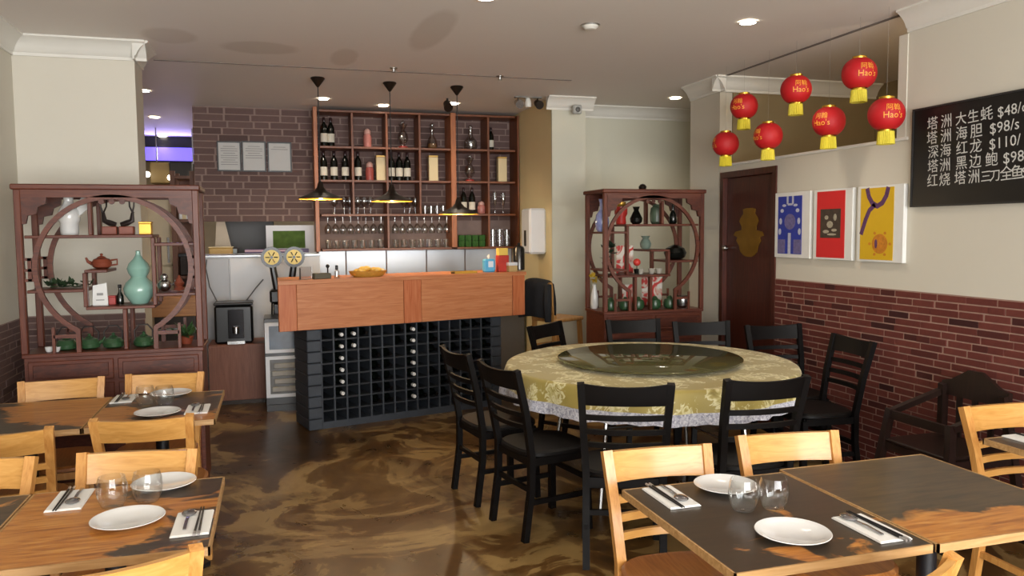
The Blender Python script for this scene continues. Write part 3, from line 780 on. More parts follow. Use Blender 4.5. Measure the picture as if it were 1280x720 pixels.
# contents
m_label = plain('paper_label', 'd9d3c2', .7, var=.06); m_cream_box = plain('cream_carton', 'e3cfa0', .5, var=.05)
m_pink = plain('pink_ceramic', 'b07068', .35, var=.3, scale=40); m_clear = thin_glass('clear_glass', 'eef2f2', .2)
stand = [(.034, 0), (.038, .004), (.038, .19), (.032, .215), (.016, .25), (.0135, .262), (.0135, .29)]
sb_me = MB().lathe(stand, 14).mesh('body', m_bottle)
lb_me = MB().lathe([(.0388, .05), (.0388, .14)], 14, cap=False).mesh('paper_label', m_label)
cs_me = MB().lathe([(.0148, .262), (.0158, .266), (.0158, .305), (.014, .308)], 12).mesh('capsule', plain('red_black_capsule', '2a1012', .3))
YS = SY+.13
BR = {0: sz[1]+tk, 1: sz[2]+tk, 2: sz[3]+tk, 3: sz[4]+tk}
def at(px, row, dy=0): p = ony(px, (165, 207, 248, 295)[row], YS+dy); return (p.x, YS+dy, BR[row])
def bottle(px, row, lab, dy=0, sc=1.0):
    t = thing('wine_bottle', lab, 'bottle', at(px, row, dy), group='red wine bottles on the bar shelf'); t.scale = (sc, sc, sc)
    inst('body', sb_me, t); inst('paper_label', lb_me, t); inst('capsule', cs_me, t)
RN = ['top', 'second', 'third', 'lowest']
for px, lab in ((405, 'red wine bottle standing at the outer edge of the top shelf pair'), (413.5, 'red wine bottle standing on the inner side of the top shelf pair')): bottle(px, 0, lab, .0 if px < 410 else .02)
bottle(613.5, 0, 'lone red wine bottle on the top shelf beside the yellow return wall', .05, .85)
for px in (404.5, 417.5, 431.5): bottle(px, 1, 'one of three red wine bottles spread out on second shelf by the framed certificates')
bottle(447.5, 1, 'red wine bottle beside the pink jar on the second shelf')
for px in (489, 499, 509): bottle(px, 1, 'one of three red wine bottles close together beside the cream carton')
for px in (579.5, 590): bottle(px, 2, 'one of two red wine bottles on third shelf behind the lowest pendant', 0, .95)
def jar(px, row, lab, h=.2, mt=None):
    t = thing('jar', lab, 'jar', at(px, row)); mt = mt or m_pink
    MB().lathe([(.035, 0), (.042, .01), (.045, h*.55), (.036, h*.7), (.03, h*.72)], 16).build('body', mt, t)
    MB().lathe([(.032, h*.72), (.036, h*.74), (.034, h*.9), (.018, h), (.004, h*1.02)], 16).build('lid', plain('pale_pink', 'c59a90', .4, var=.2, scale=60), t)
jar(459, 0, 'pink patterned lidded jar alone on the top shelf', .2); jar(462, 1, 'reddish pink lidded jar between wine bottle and cream carton', .2, plain('red_ceramic', '9c4a44', .35, var=.35, scale=40))
jar(601.5, 2, 'small pink lidded jar next to wine bottles on third shelf', .14)
def carton(px, row, lab, w=.1, h=.26):
    t = thing('gift_carton', lab, 'box', at(px, row)); x = w/2
    B(-x, x, -.04, .04, 0, h*.93, ch=.003).build('carton', m_cream_box, t); B(-x-.002, x+.002, -.042, .042, h*.93, h, ch=.003).build('lid', plain('gold_lid', 'c9a257', .35, .4), t)
carton(475.5, 1, 'cream gift carton between pink jar and three wine bottles', .095, .27); carton(541, 1, 'cream gift carton alone in a second-shelf compartment beside orange upright', .10, .28)
carton(627, 1, 'cream gift carton on second shelf nearest the yellow return wall', .10, .28)
def decanter(px, row, lab, kind):
    t = thing('decanter', lab, 'decanter', at(px, row))
    prof = {0: [(.05, 0), (.062, .02), (.05, .10), (.02, .15), (.016, .2), (.03, .24)], 1: [(.06, 0), (.075, .03), (.07, .1), (.03, .15), (.02, .2), (.028, .23)], 2: [(.045, 0), (.02, .04), (.06, .1), (.05, .16), (.018, .2), (.05, .26)]}[kind]
    MB().lathe(prof, 18, cap=False).build('body', m_clear, t)
    MB().ball((0, 0, prof[-1][1]+.02), .024, 10, 6).build('stopper', m_clear, t)
    if kind == 2: MB().lathe([(.05, 0), (.05, .02), (.03, .03)], 14).build('base', plain('red_base', 'a83a34', .4), t)
    if kind == 0: MB().lathe([(.04, .004), (.05, .02), (.045, .06)], 16).build('contents', plain('amber', 'a07248', .2), t)
decanter(503.5, 0, 'crystal decanter on a red foot in the top shelf', 2); decanter(540, 0, 'tall clear decanter with amber contents on the top shelf', 0)
decanter(588, 0, 'wide crystal decanter on top shelf past the orange upright', 1); decanter(587, 1, 'crystal decanter with red foot on second shelf past the orange upright', 2)
# glasses
wg = [(.032, 0), (.03, .003), (.005, .008), (.004, .075), (.02, .09), (.036, .12), (.036, .15), (.03, .185)]
wg_me = MB().lathe(wg, 12, cap=False).mesh('wine_glass', m_clear)
wgi = MB(); wgi.M = Matrix.Scale(-1, 4, (0, 0, 1)); wgi.lathe(wg, 12, cap=False); wgi_me = wgi.mesh('wine_glass', m_clear)
tum_me = MB().lathe([(.025, 0), (.03, .002), (.036, .09)], 12, cap=False).mesh('tumbler', m_clear)
tall_me = MB().lathe([(.03, 0), (.032, .003), (.034, .19)], 12, cap=False).mesh('tall_glass', m_clear)
flute_me = MB().lathe([(.03, 0), (.028, .003), (.005, .007), (.004, .08), (.02, .12), (.026, .18), (.02, .24)], 12, cap=False).mesh('flute', m_clear)
def glass(me, name, loc, lab, grp, cat='glass'):
    o = inst(name, me, None, loc); return tag(o, lab, cat, grp)
rail = sz[3]-tk
for s0, s1, lab in ((405, 481, 'upside-down wine glass hanging under the shelf on the frames side'), (489, 563, 'upside-down wine glass hanging under the shelf beside the orange upright')):
    for k in range(8):
        px = s0+(s1-s0)*(k+.5)/8; q = ony(px, 280, SY+.1); glass(wgi_me, 'wine_glass', (q.x, SY+.1, rail), lab, lab.replace('wine glass', 'wine glasses'))
for s0, s1, lab in ((405, 481, 'wine tumbler standing beneath the hanging glasses on the frames side'), (489, 563, 'wine tumbler standing beneath the hanging glasses beside the orange upright')):
    for k in range(7):
        px = s0+(s1-s0)*(k+.5)/7; q = ony(px, 295, SY+.06); glass(tum_me, 'tumbler', (q.x, SY+.06, BR[3]), lab, lab.replace('tumbler', 'tumblers'))
for px in (418, 430, 437): glass(wg_me, 'wine_glass', at(px, 2, .03), 'upright wine glass behind the pendant nearest the frames', 'glasses behind the frames-side pendant')
for px in (447, 455, 463): glass(wg_me, 'wine_glass', at(px, 2), 'upright wine glass on third shelf between two pendants', 'glasses between pendants')
for px in (505, 512, 519): glass(wg_me, 'wine_glass', at(px, 2, .04), 'upright wine glass on third shelf behind the middle pendant', 'glasses behind the middle pendant')
for px in (531, 538.5, 546, 553.5): glass(tum_me, 'tumbler', at(px, 2), 'clear tumbler in a row on third shelf beside orange upright', 'row of tumblers')
for px in (618.5, 629): glass(flute_me, 'champagne_flute', at(px, 2), 'champagne flute on third shelf near the yellow return wall', 'champagne flutes')
for px in (616, 624.5, 633.5): glass(tall_me, 'tall_glass', at(px, 3), 'tall straight glass on the lowest shelf near yellow return wall', 'tall glasses')
m_greenc = plain('green_glaze', '3f6a35', .35, var=.4, scale=40)
cup_me = MB().lathe([(.03, 0), (.036, .01), (.04, .06), (.036, .065)], 14, rib=.06, ribn=7).mesh('cup', m_greenc)
for px in (577, 585.5, 594, 602.5):
    for k in range(2):
        q = at(px, 3, .0); tag(inst('cup', cup_me, None, (q[0], q[1], q[2]+k*.066)), 'green glazed cup in the double stack on the lowest shelf', 'cup', 'stacked green cups')

# --- steel splashback panels under the shelf
m_sp = plain('brushed_steel', 'b4b7bb', .35, .7, var=.06, scale=4)
spb = thing('splashback', 'row of brushed steel splashback panels under the bar shelf', 'splashback', (ox, BACK-.001, .93))
edges = [ony(px, 330, BACK).x for px in (398, 432.5, 483, 533, 581, 640)]
for a, b_ in zip(edges[:-1], edges[1:]):
    B(a-ox+.006, min(b_, 2.61)-ox-.006, -.012, 0, 0, sz[4]-.02-.93, ch=.002).build('panel', m_sp, spb)
# back bench below
bch = thing('back_bench', 'steel topped work bench along the wall behind the bar', 'bench', (ox, BACK-.3, 0))
B(.43-ox, 2.6-ox, -.28, .28, .89, .925, ch=.004).build('bench_top', m_sp, bch)
B(.45-ox, 2.59-ox, -.25, .27, 0, .89).build('cabinet', plain('bench_grey', '5a5754', .5), bch)

# --- white fridge panels, brown side cabinet, coffee machine, bottle fridge
m_wp = plain('white_panel', 'd7d8da', .35, var=.03); m_wg = plain('grey_panel', 'b4b6ba', .35, var=.03)
x0 = BX0+.01; xa = ony(287, 350, 8.25).x; xb = ony(333, 350, 8.25).x; xe = .42
fz = ony(300, 320, 8.25).z
fr = thing('chest_fridge', 'white steel under-hatch fridge with grey door behind coffee machine', 'fridge', (0, 8.27, 0))
B(x0, xe, 0, .5, 0.0, fz-.01).build('body', m_wp, fr)
B(x0+.01, xa-.004, -.02, 0, .1, fz-.02, ch=.004).build('door', m_wg, fr); B(xa+.004, xb+.25, -.02, 0, .1, fz-.02, ch=.004).build('door', m_wp, fr)
B(x0-.002, xe, -.03, .52, fz-.01, fz+.01, ch=.003).build('worktop', m_sp, fr)
m_bcab = wood('brown_laminate', '6b3b26', '7d4a32', '8a5740', 2, .5)
cab = thing('side_cabinet', 'plain reddish brown low cabinet under the coffee machine', 'cabinet', (-.375, 7.72, 0))
B(-.25, .245, 0, .42, .04, .565, ch=.004).build('body', m_bcab, cab); B(-.24, .235, .02, .40, 0, .04).build('plinth', m_dark, cab)
B(-.25, .245, -.006, 0, .06, .545).build('door', m_bcab, cab)
m_blk = plain('black_plastic', '141414', .3, var=.2)
cm = thing('coffee_machine', 'black coffee machine standing on the low brown cabinet', 'coffee machine', (-.40, 7.90, .565))
B(-.17, .17, -.13, .14, 0, .36, ch=.02).build('body', m_blk, cm); B(-.175, .175, -.14, .145, .36, .385, ch=.01).build('lid', plain('dark_grey', '2c2c2c', .35), cm)
B(-.05, .09, -.15, -.13, .05, .32, ch=.004).build('front_panel', plain('dark_chrome', '3a3a3c', .15, .8), cm)
MB().lathe([(.028, .1), (.032, .105), (.032, .16), (.028, .165)], 14, (.02, -.17, 0)).build('spout', m_steel, cm)
B(-.06, .10, -.2, -.13, .0, .035, ch=.004).build('drip_tray', m_steel, cm)
tb = MB().tube([(-.15, .1, .37), (-.22, .14, .52), (-.25, .16, .70), (-.24, .17, .78)], .006); tb.build('hose', plain('grey_hose', '555558', .5), cm)
MB().tube([(.1, .1, .37), (.2, .12, .5), (.27, .13, .58)], .006).build('hose', plain('grey_hose', '555558', .5), cm)
bf = thing('bottle_fridge', 'small glass-front drinks fridge with white frame beside the wine rack', 'fridge', (.02, 7.28, 0))
B(-.145, .36, .02, .42, .06, .835, ch=.004).build('body', m_blk, bf)
for z0, z1 in ((.13, .50), (.53, .80)):
    fr_ = MB().box(-.14, .355, 0, .02, z0, z0+.03).box(-.14, .355, 0, .02, z1-.03, z1).box(-.14, -.105, 0, .02, z0+.03, z1-.03).box(.32, .355, 0, .02, z0+.03, z1-.03).build('door', m_wp, bf)
    if z0 > .5: B(-.105, .32, .006, .012, z0+.03, z1-.03).build('pane', plain('blue_grey_glass', '3c4a5a', .15, var=.5, scale=12), fr_)
    else:
        B(-.105, .32, .010, .016, z0+.03, z1-.03).build('pane', plain('dim_inside', '4a4640', .3, var=.3, scale=9), fr_)
        for k in range(4): B(-.09+.02*(k % 2), .30, -.004, .010, z0+.05+k*.07, z0+.095+k*.07, ch=.006).build('basket', plain('basket_grey', '9a948a', .5, var=.25, scale=20), fr_)
B(-.14, .355, .03, .40, 0, .06).build('plinth', m_blk, bf)
# twin-dial grinder
gx = ony(347, 330, 7.75)
gr = thing('twin_hopper_grinder', 'black stand with two round yellow spoked discs behind bar end', 'grinder', (gx.x+.05, 7.83, .0))
m_yd = plain('yellow_disc', 'd8c060', .4, var=.1)
B(-.10, .12, -.08, .14, 0, .93, ch=.01).build('pedestal', m_blk, gr)
B(-.13, .12, -.1, .12, .93, 1.06, ch=.02).build('body', m_blk, gr)
for s in (-1, 1):
    MB().cyl((s*.06, 0, 1.05), (s*.10, 0, 1.30), .035, .03).build('neck', m_blk, gr)
    dk = MB().cyl((s*.102, -.05, 1.365), (s*.102, .04, 1.365), .098, .098, 24).build('disc_housing', m_blk, gr)
    MB().cyl((s*.102, -.056, 1.365), (s*.102, -.05, 1.365), .07, .07, 24).build('yellow_disc', m_yd, dk)
    for k in range(6):
        a = k*pi/3; MB().cyl((s*.102+.02*cos(a), -.0575, 1.365+.02*sin(a)), (s*.102+.055*cos(a), -.0575, 1.365+.055*sin(a)), .005, n=6).build('spoke', m_blk, dk)
    MB().cyl((s*.102, -.062, 1.365), (s*.102, -.056, 1.365), .014, n=10).build('hub', m_blk, dk)
MB().tube([(-.11, -.02, .94), (-.12, -.05, .7), (-.115, -.1, .45), (-.11, -.11, .2)], .008).build('hose', m_blk, gr)

# --- things on the counter top
CZ = BT+.012
def on_bar(px, py, back=.12):
    q = along(px, py); s = q.dot(U14); p = L0+U14*s-N14*back; p = ony(px, py, p.y); return Vector((p.x, p.y, CZ))
p = on_bar(382, 345, .1)
t = thing('card_holder', 'clear acrylic card holder at the end of the bar counter', 'card holder', p, A14)
B(-.05, .05, -.02, .02, 0, .006).build('base', m_clear, t); B(-.05, .05, -.004, .002, .006, .1).build('sheet', m_clear, t)
B(-.05, -.04, -.006, -.002, .0, .09).build('clip', m_dark, t)
p = on_bar(403, 345, .1)
t = thing('box', 'small dark green tray box with black knob on bar counter', 'box', p, A14)
B(-.075, .06, -.04, .04, 0, .045, ch=.004).build('body', plain('olive_dark', '4a4632', .5), t); MB().cyl((.045, 0, .045), (.045, 0, .09), .006).ball((.045, 0, .1), .016).build('knob', m_blk, t)
p = on_bar(421, 343, .1)
t = thing('sauce_bottle', 'small clear bottle with black cap beside the bread basket', 'bottle', p)
MB().lathe([(.022, 0), (.024, .01), (.02, .055), (.008, .07)], 12, cap=False).build('body', m_clear, t); MB().lathe([(.011, .068), (.012, .07), (.012, .1), (.009, .105)], 10).build('cap', m_blk, t)
p = on_bar(460, 345, .16)
t = thing('bread_basket', 'shallow golden basket heaped with yellow wrapped snacks on bar', 'basket', p, A14)
m_bask = plain('basket_gold', 'b8842f', .6, var=.3, scale=40, bumps=.5)
MB().lathe([(.12, 0), (.15, .02), (.165, .05), (.155, .05), (.14, .025)], 24, ey=.6, cap=False).build('basket', m_bask, t)
m_sn = plain('yellow_wrap', 'e2b548', .45, var=.3, scale=20)
rb = random.Random(2)
for k in range(14):
    a = rb.uniform(0, 6.28); r = rb.uniform(0, .1); z = .045+.03*(1-r/.1)+rb.uniform(-.008, .008)
    MB().ball((r*cos(a)*1.2, r*sin(a)*.55, z), .034, 8, 5, (1.1, .8, .6)).build('snack', m_sn if k % 5 else m_cream_box, t)
p = on_bar(580, 341, .1)
t = thing('tray', 'narrow dark tray with yellow rim lying on the bar', 'tray', p, A14)
B(-.11, .11, -.04, .04, 0, .012, ch=.003).build('tray_base', m_dark, t); MB().box(-.11, .11, -.042, -.036, .0, .02).box(-.11, .11, .036, .042, 0, .02).build('rim', plain('yellow_rim', 'b89030', .5), t)
p = on_bar(611, 341, .14)
t = thing('tissue_pack', 'bright blue tissue pack standing on the bar counter', 'tissue pack', p, A14)
B(-.055, .055, -.03, .03, 0, .12, ch=.012).build('pack', plain('sky_blue', '5fb4e0', .4, var=.1), t); B(-.02, .03, -.033, -.029, .045, .1, ch=.001).build('print', plain('white_print', 'dfeaf2', .5), t)
MB().leaf((0, 0, .118), (.1, 0, 1), .05, .025).build('tissue', m_wp, t)
p = on_bar(628, 339, .14)
t = thing('brochure_stand', 'red leaflet stand with yellow top near the bar end', 'leaflet stand', p, A14)
B(-.055, .055, -.03, .03, 0, .15, ch=.004).build('box', plain('leaflet_red', 'b83a30', .45, var=.25, scale=14), t); B(-.05, .05, -.02, .025, .15, .215, ch=.003).build('leaflets', plain('leaflet_yellow', 'e4c25a', .5, var=.1), t)
p = on_bar(640, 339, .08)
t = thing('card_box', 'small white topped card box in front of red leaflet stand', 'box', p, A14)
B(-.045, .045, -.025, .025, 0, .055, ch=.003).build('body', plain('tan_card', 'b49a66', .6), t); B(-.047, .047, -.027, .027, .055, .085, ch=.003).build('lid', m_wp, t)
p = on_bar(655, 336, .30)
t = thing('steel_canister', 'tall dark steel canister at the bar end by yellow wall', 'canister', (p.x-.05, p.y, CZ))
MB().lathe([(.05, 0), (.055, .005), (.055, .2), (.045, .22), (.02, .235)], 18).build('body', plain('dark_steel', '4e4c4a', .25, .9), t); MB().ball((0, 0, .245), .015).build('knob', m_blk, t)
q = onx(662, 290, 2.62)
t = thing('towel_dispenser', 'white wall dispenser fixed on the yellow return wall', 'dispenser', (2.62, 7.72, 1.36))
B(-.18, 0, -.14, .14, 0, .46, ch=.02).build('housing', m_wp, t); B(-.186, -.178, -.03, .03, .08, .24, ch=.003).build('lever', m_dark, t)

# --- bar chair with jacket
m_st = wood('stool_wood', '9a6a34', 'b98548', 'cfa064', 2, .45)
sp = onz(668, 447, 0)
bs = thing('bar_stool', 'pale wooden bar stool with backrest behind the round table', 'stool', (2.56, 7.10, 0), radians(-65))
for x in (-.135, .135):
    MB().tube([(x*1.15, .2, 0), (x, .16, .74)], 1, flat=(.035, .035)).build('leg', m_st, bs)
    MB().tube([(x*1.15, -.2, 0), (x, -.17, .74), (x*1.05, -.24, 1.12)], 1, flat=(.035, .035)).build('leg', m_st, bs)
    MB().tube([(x*1.1, .19, .25), (x*1.1, -.19, .25)], 1, flat=(.02, .03)).build('stretcher', m_st, bs)
    MB().tube([(x*1.05, .18, .5), (x*1.05, -.18, .5)], 1, flat=(.02, .03)).build('stretcher', m_st, bs)
B(-.165, .165, -.19, .2, .74, .775, ch=.01).build('seat', m_st, bs)
for z in (.35, ): B(-.14, .14, .165, .19, z, z+.035).build('footrest', m_st, bs)
curved_rail(.14, 1.02, 1.12, -.225, -.245, .02, .02).build('back_rail', m_st, bs); curved_rail(.137, .9, .94, -.2, -.205, .018, .02).build('back_rail', m_st, bs)
jk = thing('jacket', 'black jacket hung over the backrest of the bar stool', 'jacket', (2.56, 7.10, 0), radians(-65))
vs = []; fs = []; nU, nV = 14, 12
for j in range(nV+1):
    v = j/nV
    for i in range(nU+1):
        u = -1+2*i/nU
        # from front hem over the rail to back hem
        if v < .45: z = .83+(1.145-.83)*(v/.45); y = -.19-.025*(v/.45)
        elif v < .55: z = 1.145+.012*sin((v-.45)/.1*pi); y = -.215-.085*((v-.45)/.1)
        else: z = 1.145-(1.145-.80)*((v-.55)/.45); y = -.30-.02*sin((v-.55)/.45*3)
        vs.append((u*(.172+.010*sin(9*v)), y-.02*(1-u*u)+.006*sin(7*u+3*v), z-.02*u*u))
for j in range(nV):
    for i in range(nU): a = j*(nU+1)+i; fs.append((a, a+1, a+nU+2, a+nU+1))
MB().add(vs, fs).build('cloth', plain('black_cloth', '141518', .85, var=.3), jk, ang=180)
MB().tube([(-.16, -.28, 1.1), (-.185, -.31, .95), (-.18, -.30, .78)], [.035, .04, .03]).build('sleeve', plain('black_cloth', '141518', .85), jk)
MB().tube([(.16, -.28, 1.1), (.185, -.31, .95), (.18, -.30, .76)], [.035, .04, .03]).build('sleeve', plain('black_cloth', '141518', .85), jk)

# --- framed certificates on the brick wall
m_frame = plain('dark_frame', '2b2a2a', .4); m_paper = plain('certificate_paper', 'c9c8c4', .6, var=.04)
m_ink = plain('grey_ink', '8a8a88', .7)
for (a, b_, c, d_), lab in (((272, 177, 301, 214), 'framed certificate with grey text lines beside the passage'), ((303, 177, 332, 214.5), 'framed certificate hanging between the other two'), ((335, 178, 364, 215), 'framed certificate nearly blank, nearest the bar shelf')):
    p0 = ony(a, d_, BACK-.02); p1 = ony(c, b_, BACK-.02); cx, cz = (p0.x+p1.x)/2, (p0.z+p1.z)/2; hw, hh = (p1.x-p0.x)/2, (p1.z-p0.z)/2
    t = thing('framed_certificate', lab, 'picture frame', (cx, BACK-.014, cz-hh))
    f = .014
    MB().box(-hw, hw, -.018, 0, 0, f).box(-hw, hw, -.018, 0, 2*hh-f, 2*hh).box(-hw, -hw+f, -.018, 0, f, 2*hh-f).box(hw-f, hw, -.018, 0, f, 2*hh-f).build('frame', m_frame, t)
    pp = B(-hw+f, hw-f, -.008, -.002, f, 2*hh-f).build('paper', m_paper, t)
    n = 9 if a < 280 else (6 if a < 310 else 2)
    ln = MB()
    for k in range(n):
        z = 2*hh*(.82-.075*k); ww = hw*(.7 if k % 3 else .5); ln.box(-ww, ww, -.0086, -.008, z, z+.006)
    o = ln.build('text_lines', m_ink, pp); o['kind'] = 'stuff'

# --- hatch contents (kitchen shelf behind the opening)
hs = thing('kitchen_shelf', 'kitchen shelf board behind the serving hatch', 'shelf', (-.2, BACK+.4, HZ0-.04))
B(-.48, .75, -.24, .3, 0, .03).build('board', m_sp, hs)
for x in (-.44, .7): B(x-.02, x+.02, -.2, .26, -(HZ0-.04), 0).build('support', m_sp, hs)
hz = HZ0-.01
def hpx(px, py, Y): p = ony(px, py, Y); return p
p0 = hpx(332, 277, 9.05); p1 = hpx(393, 308, 9.05)
t = thing('microwave_oven', 'white microwave with green lit window behind serving hatch', 'microwave', ((p0.x+p1.x)/2, 9.06, hz))
hw = (p1.x-p0.x)/2
mw = MB().box(-hw, hw, .02, .3, 0, .31, ch=.01).build('body', m_wp, t)
MB().box(-hw, hw, 0, .02, 0, .06).box(-hw, hw, 0, .02, .25, .31).box(-hw, -hw*.72, 0, .02, .06, .25).box(hw*.62, hw, 0, .02, .06, .25).build('door', m_wp, t)
B(-hw*.72, hw*.62, .008, .02, .06, .25).build('window', plain('green_window', '55702a', .6, var=.6, scale=14, spec=.2), t)
p0 = hpx(255, 300, 9.0); p1 = hpx(292, 300, 9.0)
t = thing('storage_tub', 'yellowish plastic tub on the kitchen shelf behind hatch', 'tub', ((p0.x+p1.x)/2+.02, 8.98, hz))
B(-.12, .12, -.06, .08, 0, .075, ch=.012).build('tub', plain('tan_tub', 'c9a764', .5), t); B(-.125, .125, -.065, .085, .075, .085, ch=.004).build('lid', m_cream_box, t)
p = hpx(293, 312, 8.99)
t = thing('kitchen_timer', 'small dark square kitchen timer beside the yellowish tub', 'timer', (p.x, 8.99, hz))
B(-.04, .04, -.02, .02, 0, .075, ch=.006).build('case', m_dark, t); B(-.026, .026, -.0225, -.019, .015, .06).build('display', plain('lcd_grey', '7c8a90', .3), t)
p = hpx(350, 312, 8.93)
t = thing('foil_box', 'long purple and pink film box lying before the microwave', 'box', (p.x-.03, 8.93, hz))
B(-.33, .33, -.05, .05, 0, .055, ch=.003).build('carton', plain('deep_purple', '4a2f6a', .4, var=.1), t); B(-.33, .2, -.0515, -.0495, .028, .05).build('band', plain('pink_white', 'd9b8cc', .5, var=.1), t)
MB().cyl((.24, -.053, .028), (.24, -.05, .028), .024, n=16).build('emblem', plain('pink_emblem', 'c07aa8', .5), t)
p = hpx(278, 290, 9.25)
t = thing('apron', 'pale apron hanging behind the serving hatch', 'apron', (p.x-.03, 9.32, HZ0-.03))
MB().prism([(-.06, .02), (-.03, .40), (.05, .40), (.13, .02)], -.006, .006).build('cloth', plain('linen', 'cfc4b2', .8), t); MB().tube([(-.03, 0, .39), (.01, 0, .5), (.05, 0, .39)], .005).build('strap', plain('linen', 'cfc4b2', .8), t)
p0 = hpx(290, 280, 9.6); p1 = hpx(332, 318, 9.6)
t = thing('kitchen_cabinet', 'tall dark kitchen cabinet seen through the serving hatch', 'cabinet', ((p0.x+p1.x)/2, 9.75, 0))
B(-.28, .28, 0, .5, .0, 2.1, ch=.005).build('body', plain('near_black', '1d1a18', .4), t); B(-.27, .27, -.02, 0, .1, 2.05, ch=.004).build('door', plain('near_black', '1d1a18', .4), t); B(.2, .22, -.04, -.02, 1.2, 1.5).build('handle', m_steel, t)
t = thing('strip_light', 'white ceiling strip light in the kitchen behind the hatch', 'ceiling light', (.5, 10.2, CEIL))
B(-.6, .6, -.06, .06, -.05, -.01).build('diffuser', glow('strip', 'fff6e8', 5), t); B(-.62, .62, -.07, .07, -.012, 0).build('fitting', m_white, t)
d_ = bpy.data.lights.new('strip_lamp', 'AREA'); d_.shape = 'RECTANGLE'; d_.size = 1.1; d_.size_y = .12; d_.energy = 45; d_.color = (1, .95, .86)
l = bpy.data.objects.new('strip_lamp', d_); COL.objects.link(l); l.parent = t; l.location = (0, 0, -.06)

# ============================================================ CURIO CABINETS
m_rose = wood('rosewood', '421c10', '5e2c1a', '733d26', 0, .45, coat=.04)
m_rosez = wood('rosewood_z', '421c10', '5e2c1a', '733d26', 2, .45, coat=.04)
m_rosec = wood('rosewood_carved', '38170d', '522516', '693620', 0, .45, scale=20, stretch=2)
m_brass = plain('brass', 'a8843e', .35, .8)
class Curio:
    def __init__(s, label, X0, X1, Y0, D, H, HB, ring, rails, posts, px0, px1, py0, py1, rose=None):
        s.t = thing('curio_cabinet', label, 'cabinet', ((X0+X1)/2, Y0, 0)); s.W = X1-X0; s.H = H; s.HB = HB; s.D = D; s.X0 = X0; s.Y0 = Y0
        s.m = (px0, px1, py0, py1); t = s.t; W = s.W; h = W/2; pw = .036
        # base: carcass, two drawers, two doors
        B(-h+.01, h-.01, .015, D-.01, .06, HB-.025).build('base_body', m_rose, t)
        B(-h, h, 0, D, HB-.025, HB, ch=.004).build('base_top', m_rose, t)
        for sx_ in (-1, 1):
            for y in (.02, D-.05): B(sx_*(h-.045)-.025, sx_*(h-.045)+.025, y, y+.04, 0, .06).build('foot', m_rose, t)
            a, b_ = (-h+.03, -.012) if sx_ < 0 else (.012, h-.03)
            dr = B(a, b_, 0, .02, HB-.165, HB-.045, ch=.004).build('drawer', m_rose, t)
            MB().box(a+.025, b_-.025, -.006, .0, HB-.145, HB-.065, ch=.004).build('carved_panel', m_rosec, dr)
            dd = B(a, b_, 0, .02, .09, HB-.185, ch=.004).build('door', m_rose, t)
            MB().box(a+.05, b_-.05, -.006, 0, .15, HB-.25, ch=.005).build('carved_panel', m_rosec, dd)
            MB().cyl((-sx_*-.03, -.012, HB*.55), (-sx_*-.03, 0, HB*.55), .014, n=12).build('knob', m_brass, dd)
        # frame
        for x in (-h, h-pw):
            for y in (.0, D-pw): B(x, x+pw, y, y+pw, HB, H-.03, ch=.004).build('post', m_rosez, t)
        MB().box(-h-.012, h+.012, -.012, D+.012, H-.032, H, ch=.006).build('top_board', m_rose, t)
        for y in (.004, D-pw+.004): B(-h+pw, h-pw, y, y+pw-.01, H-.075, H-.032).build('top_rail', m_rose, t)
        # moon rings front and back, open at the bottom
        cx, cy, r = ring; u0, z0 = s.loc(cx, cy); rr_ = r
        for k, y in enumerate((.014, D-.03)):
            pts = []
            for i in range(49):
                a = radians(-60)+radians(300)*i/48
                pts.append((u0+rr_*cos(a), y, z0+rr_*sin(a)*s.ry))
            MB().tube(pts, 1, flat=(.02, .028)).build('moon_ring', m_rose, t)
            for e in (pts[0], pts[-1]): B(e[0]-.012, e[0]+.012, y-.012, y+.012, HB, e[2]+.008).build('ring_post', m_rosez, t)
            for sg in (-1, 1):
                e = (pts[0] if sg > 0 else pts[-1])
                B(min(e[0], e[0]+sg*.13), max(e[0], e[0]+sg*.13), y-.008, y+.008, HB+.085, HB+.105).build('fret', m_rose, t); B(e[0]+sg*.13-.008, e[0]+sg*.13+.008, y-.008, y+.008, HB, HB+.15).build('fret', m_rosez, t)
        # carved corner brackets, crown and side blocks
        for sg in (-1, 1):
            x = sg*(h-pw); P = [(0, 0), (-sg*.13, 0), (-sg*.125, -.035), (-sg*.085, -.055), (-sg*.075, -.095), (-sg*.03, -.105), (-sg*.02, -.15), (0, -.155)]
            MB().prism([(x+a, H-.075+b_) for a, b_ in P], .006, .03).build('corner_bracket', m_rosec, t)
            MB().prism([(x+a, H-.075+b_) for a, b_ in P], D-.03, D-.006).build('corner_bracket', m_rosec, t)
            xo = u0+sg*rr_
            a, b_ = sorted((x, xo+sg*.0))
            for y in (.008, D-.03):
                for dz in (-.07, -.012, .05):
                    B(a, b_, y, y+.02, z0+dz, z0+dz+.016).build('side_fret', m_rose, t)
                B((a+b_)/2-.01, (a+b_)/2+.01, y, y+.02, z0-.07, z0+.066).build('side_fret', m_rosez, t)
        B(u0-.09, u0+.09, .004, .034, z0+rr_*s.ry-.004, H-.075).build('crown_block', m_rosec, t)
        for a in (-.055, 0, .055): MB().cyl((u0+a, -.002, H-.10+.0), (u0+a, .006, H-.10), .016, n=10).build('crown_rosette', m_rosec, t)
        # shelves and dividers from the photo
        for (xa, xb_, y) in rails:
            a, z = s.loc(xa, y); b_, _ = s.loc(xb_, y); a = max(a, -h+pw); b_ = min(b_, h-pw)
            B(a, b_, .035, D-.035, z-.018, z, ch=.003).build('shelf', m_rose, t)
        for (x, ya, yb_) in posts:
            a, za = s.loc(x, ya); _, zb_ = s.loc(x, yb_)
            if yb_ > py1-1: zb_ = HB
            if ya < py0+6: za = H-.075
            for y in (.035, D-.085): B(a-.011, a+.011, y, y+.05, zb_, za-.018, ch=.003).build('divider', m_rosez, t)
    ry = 1.0
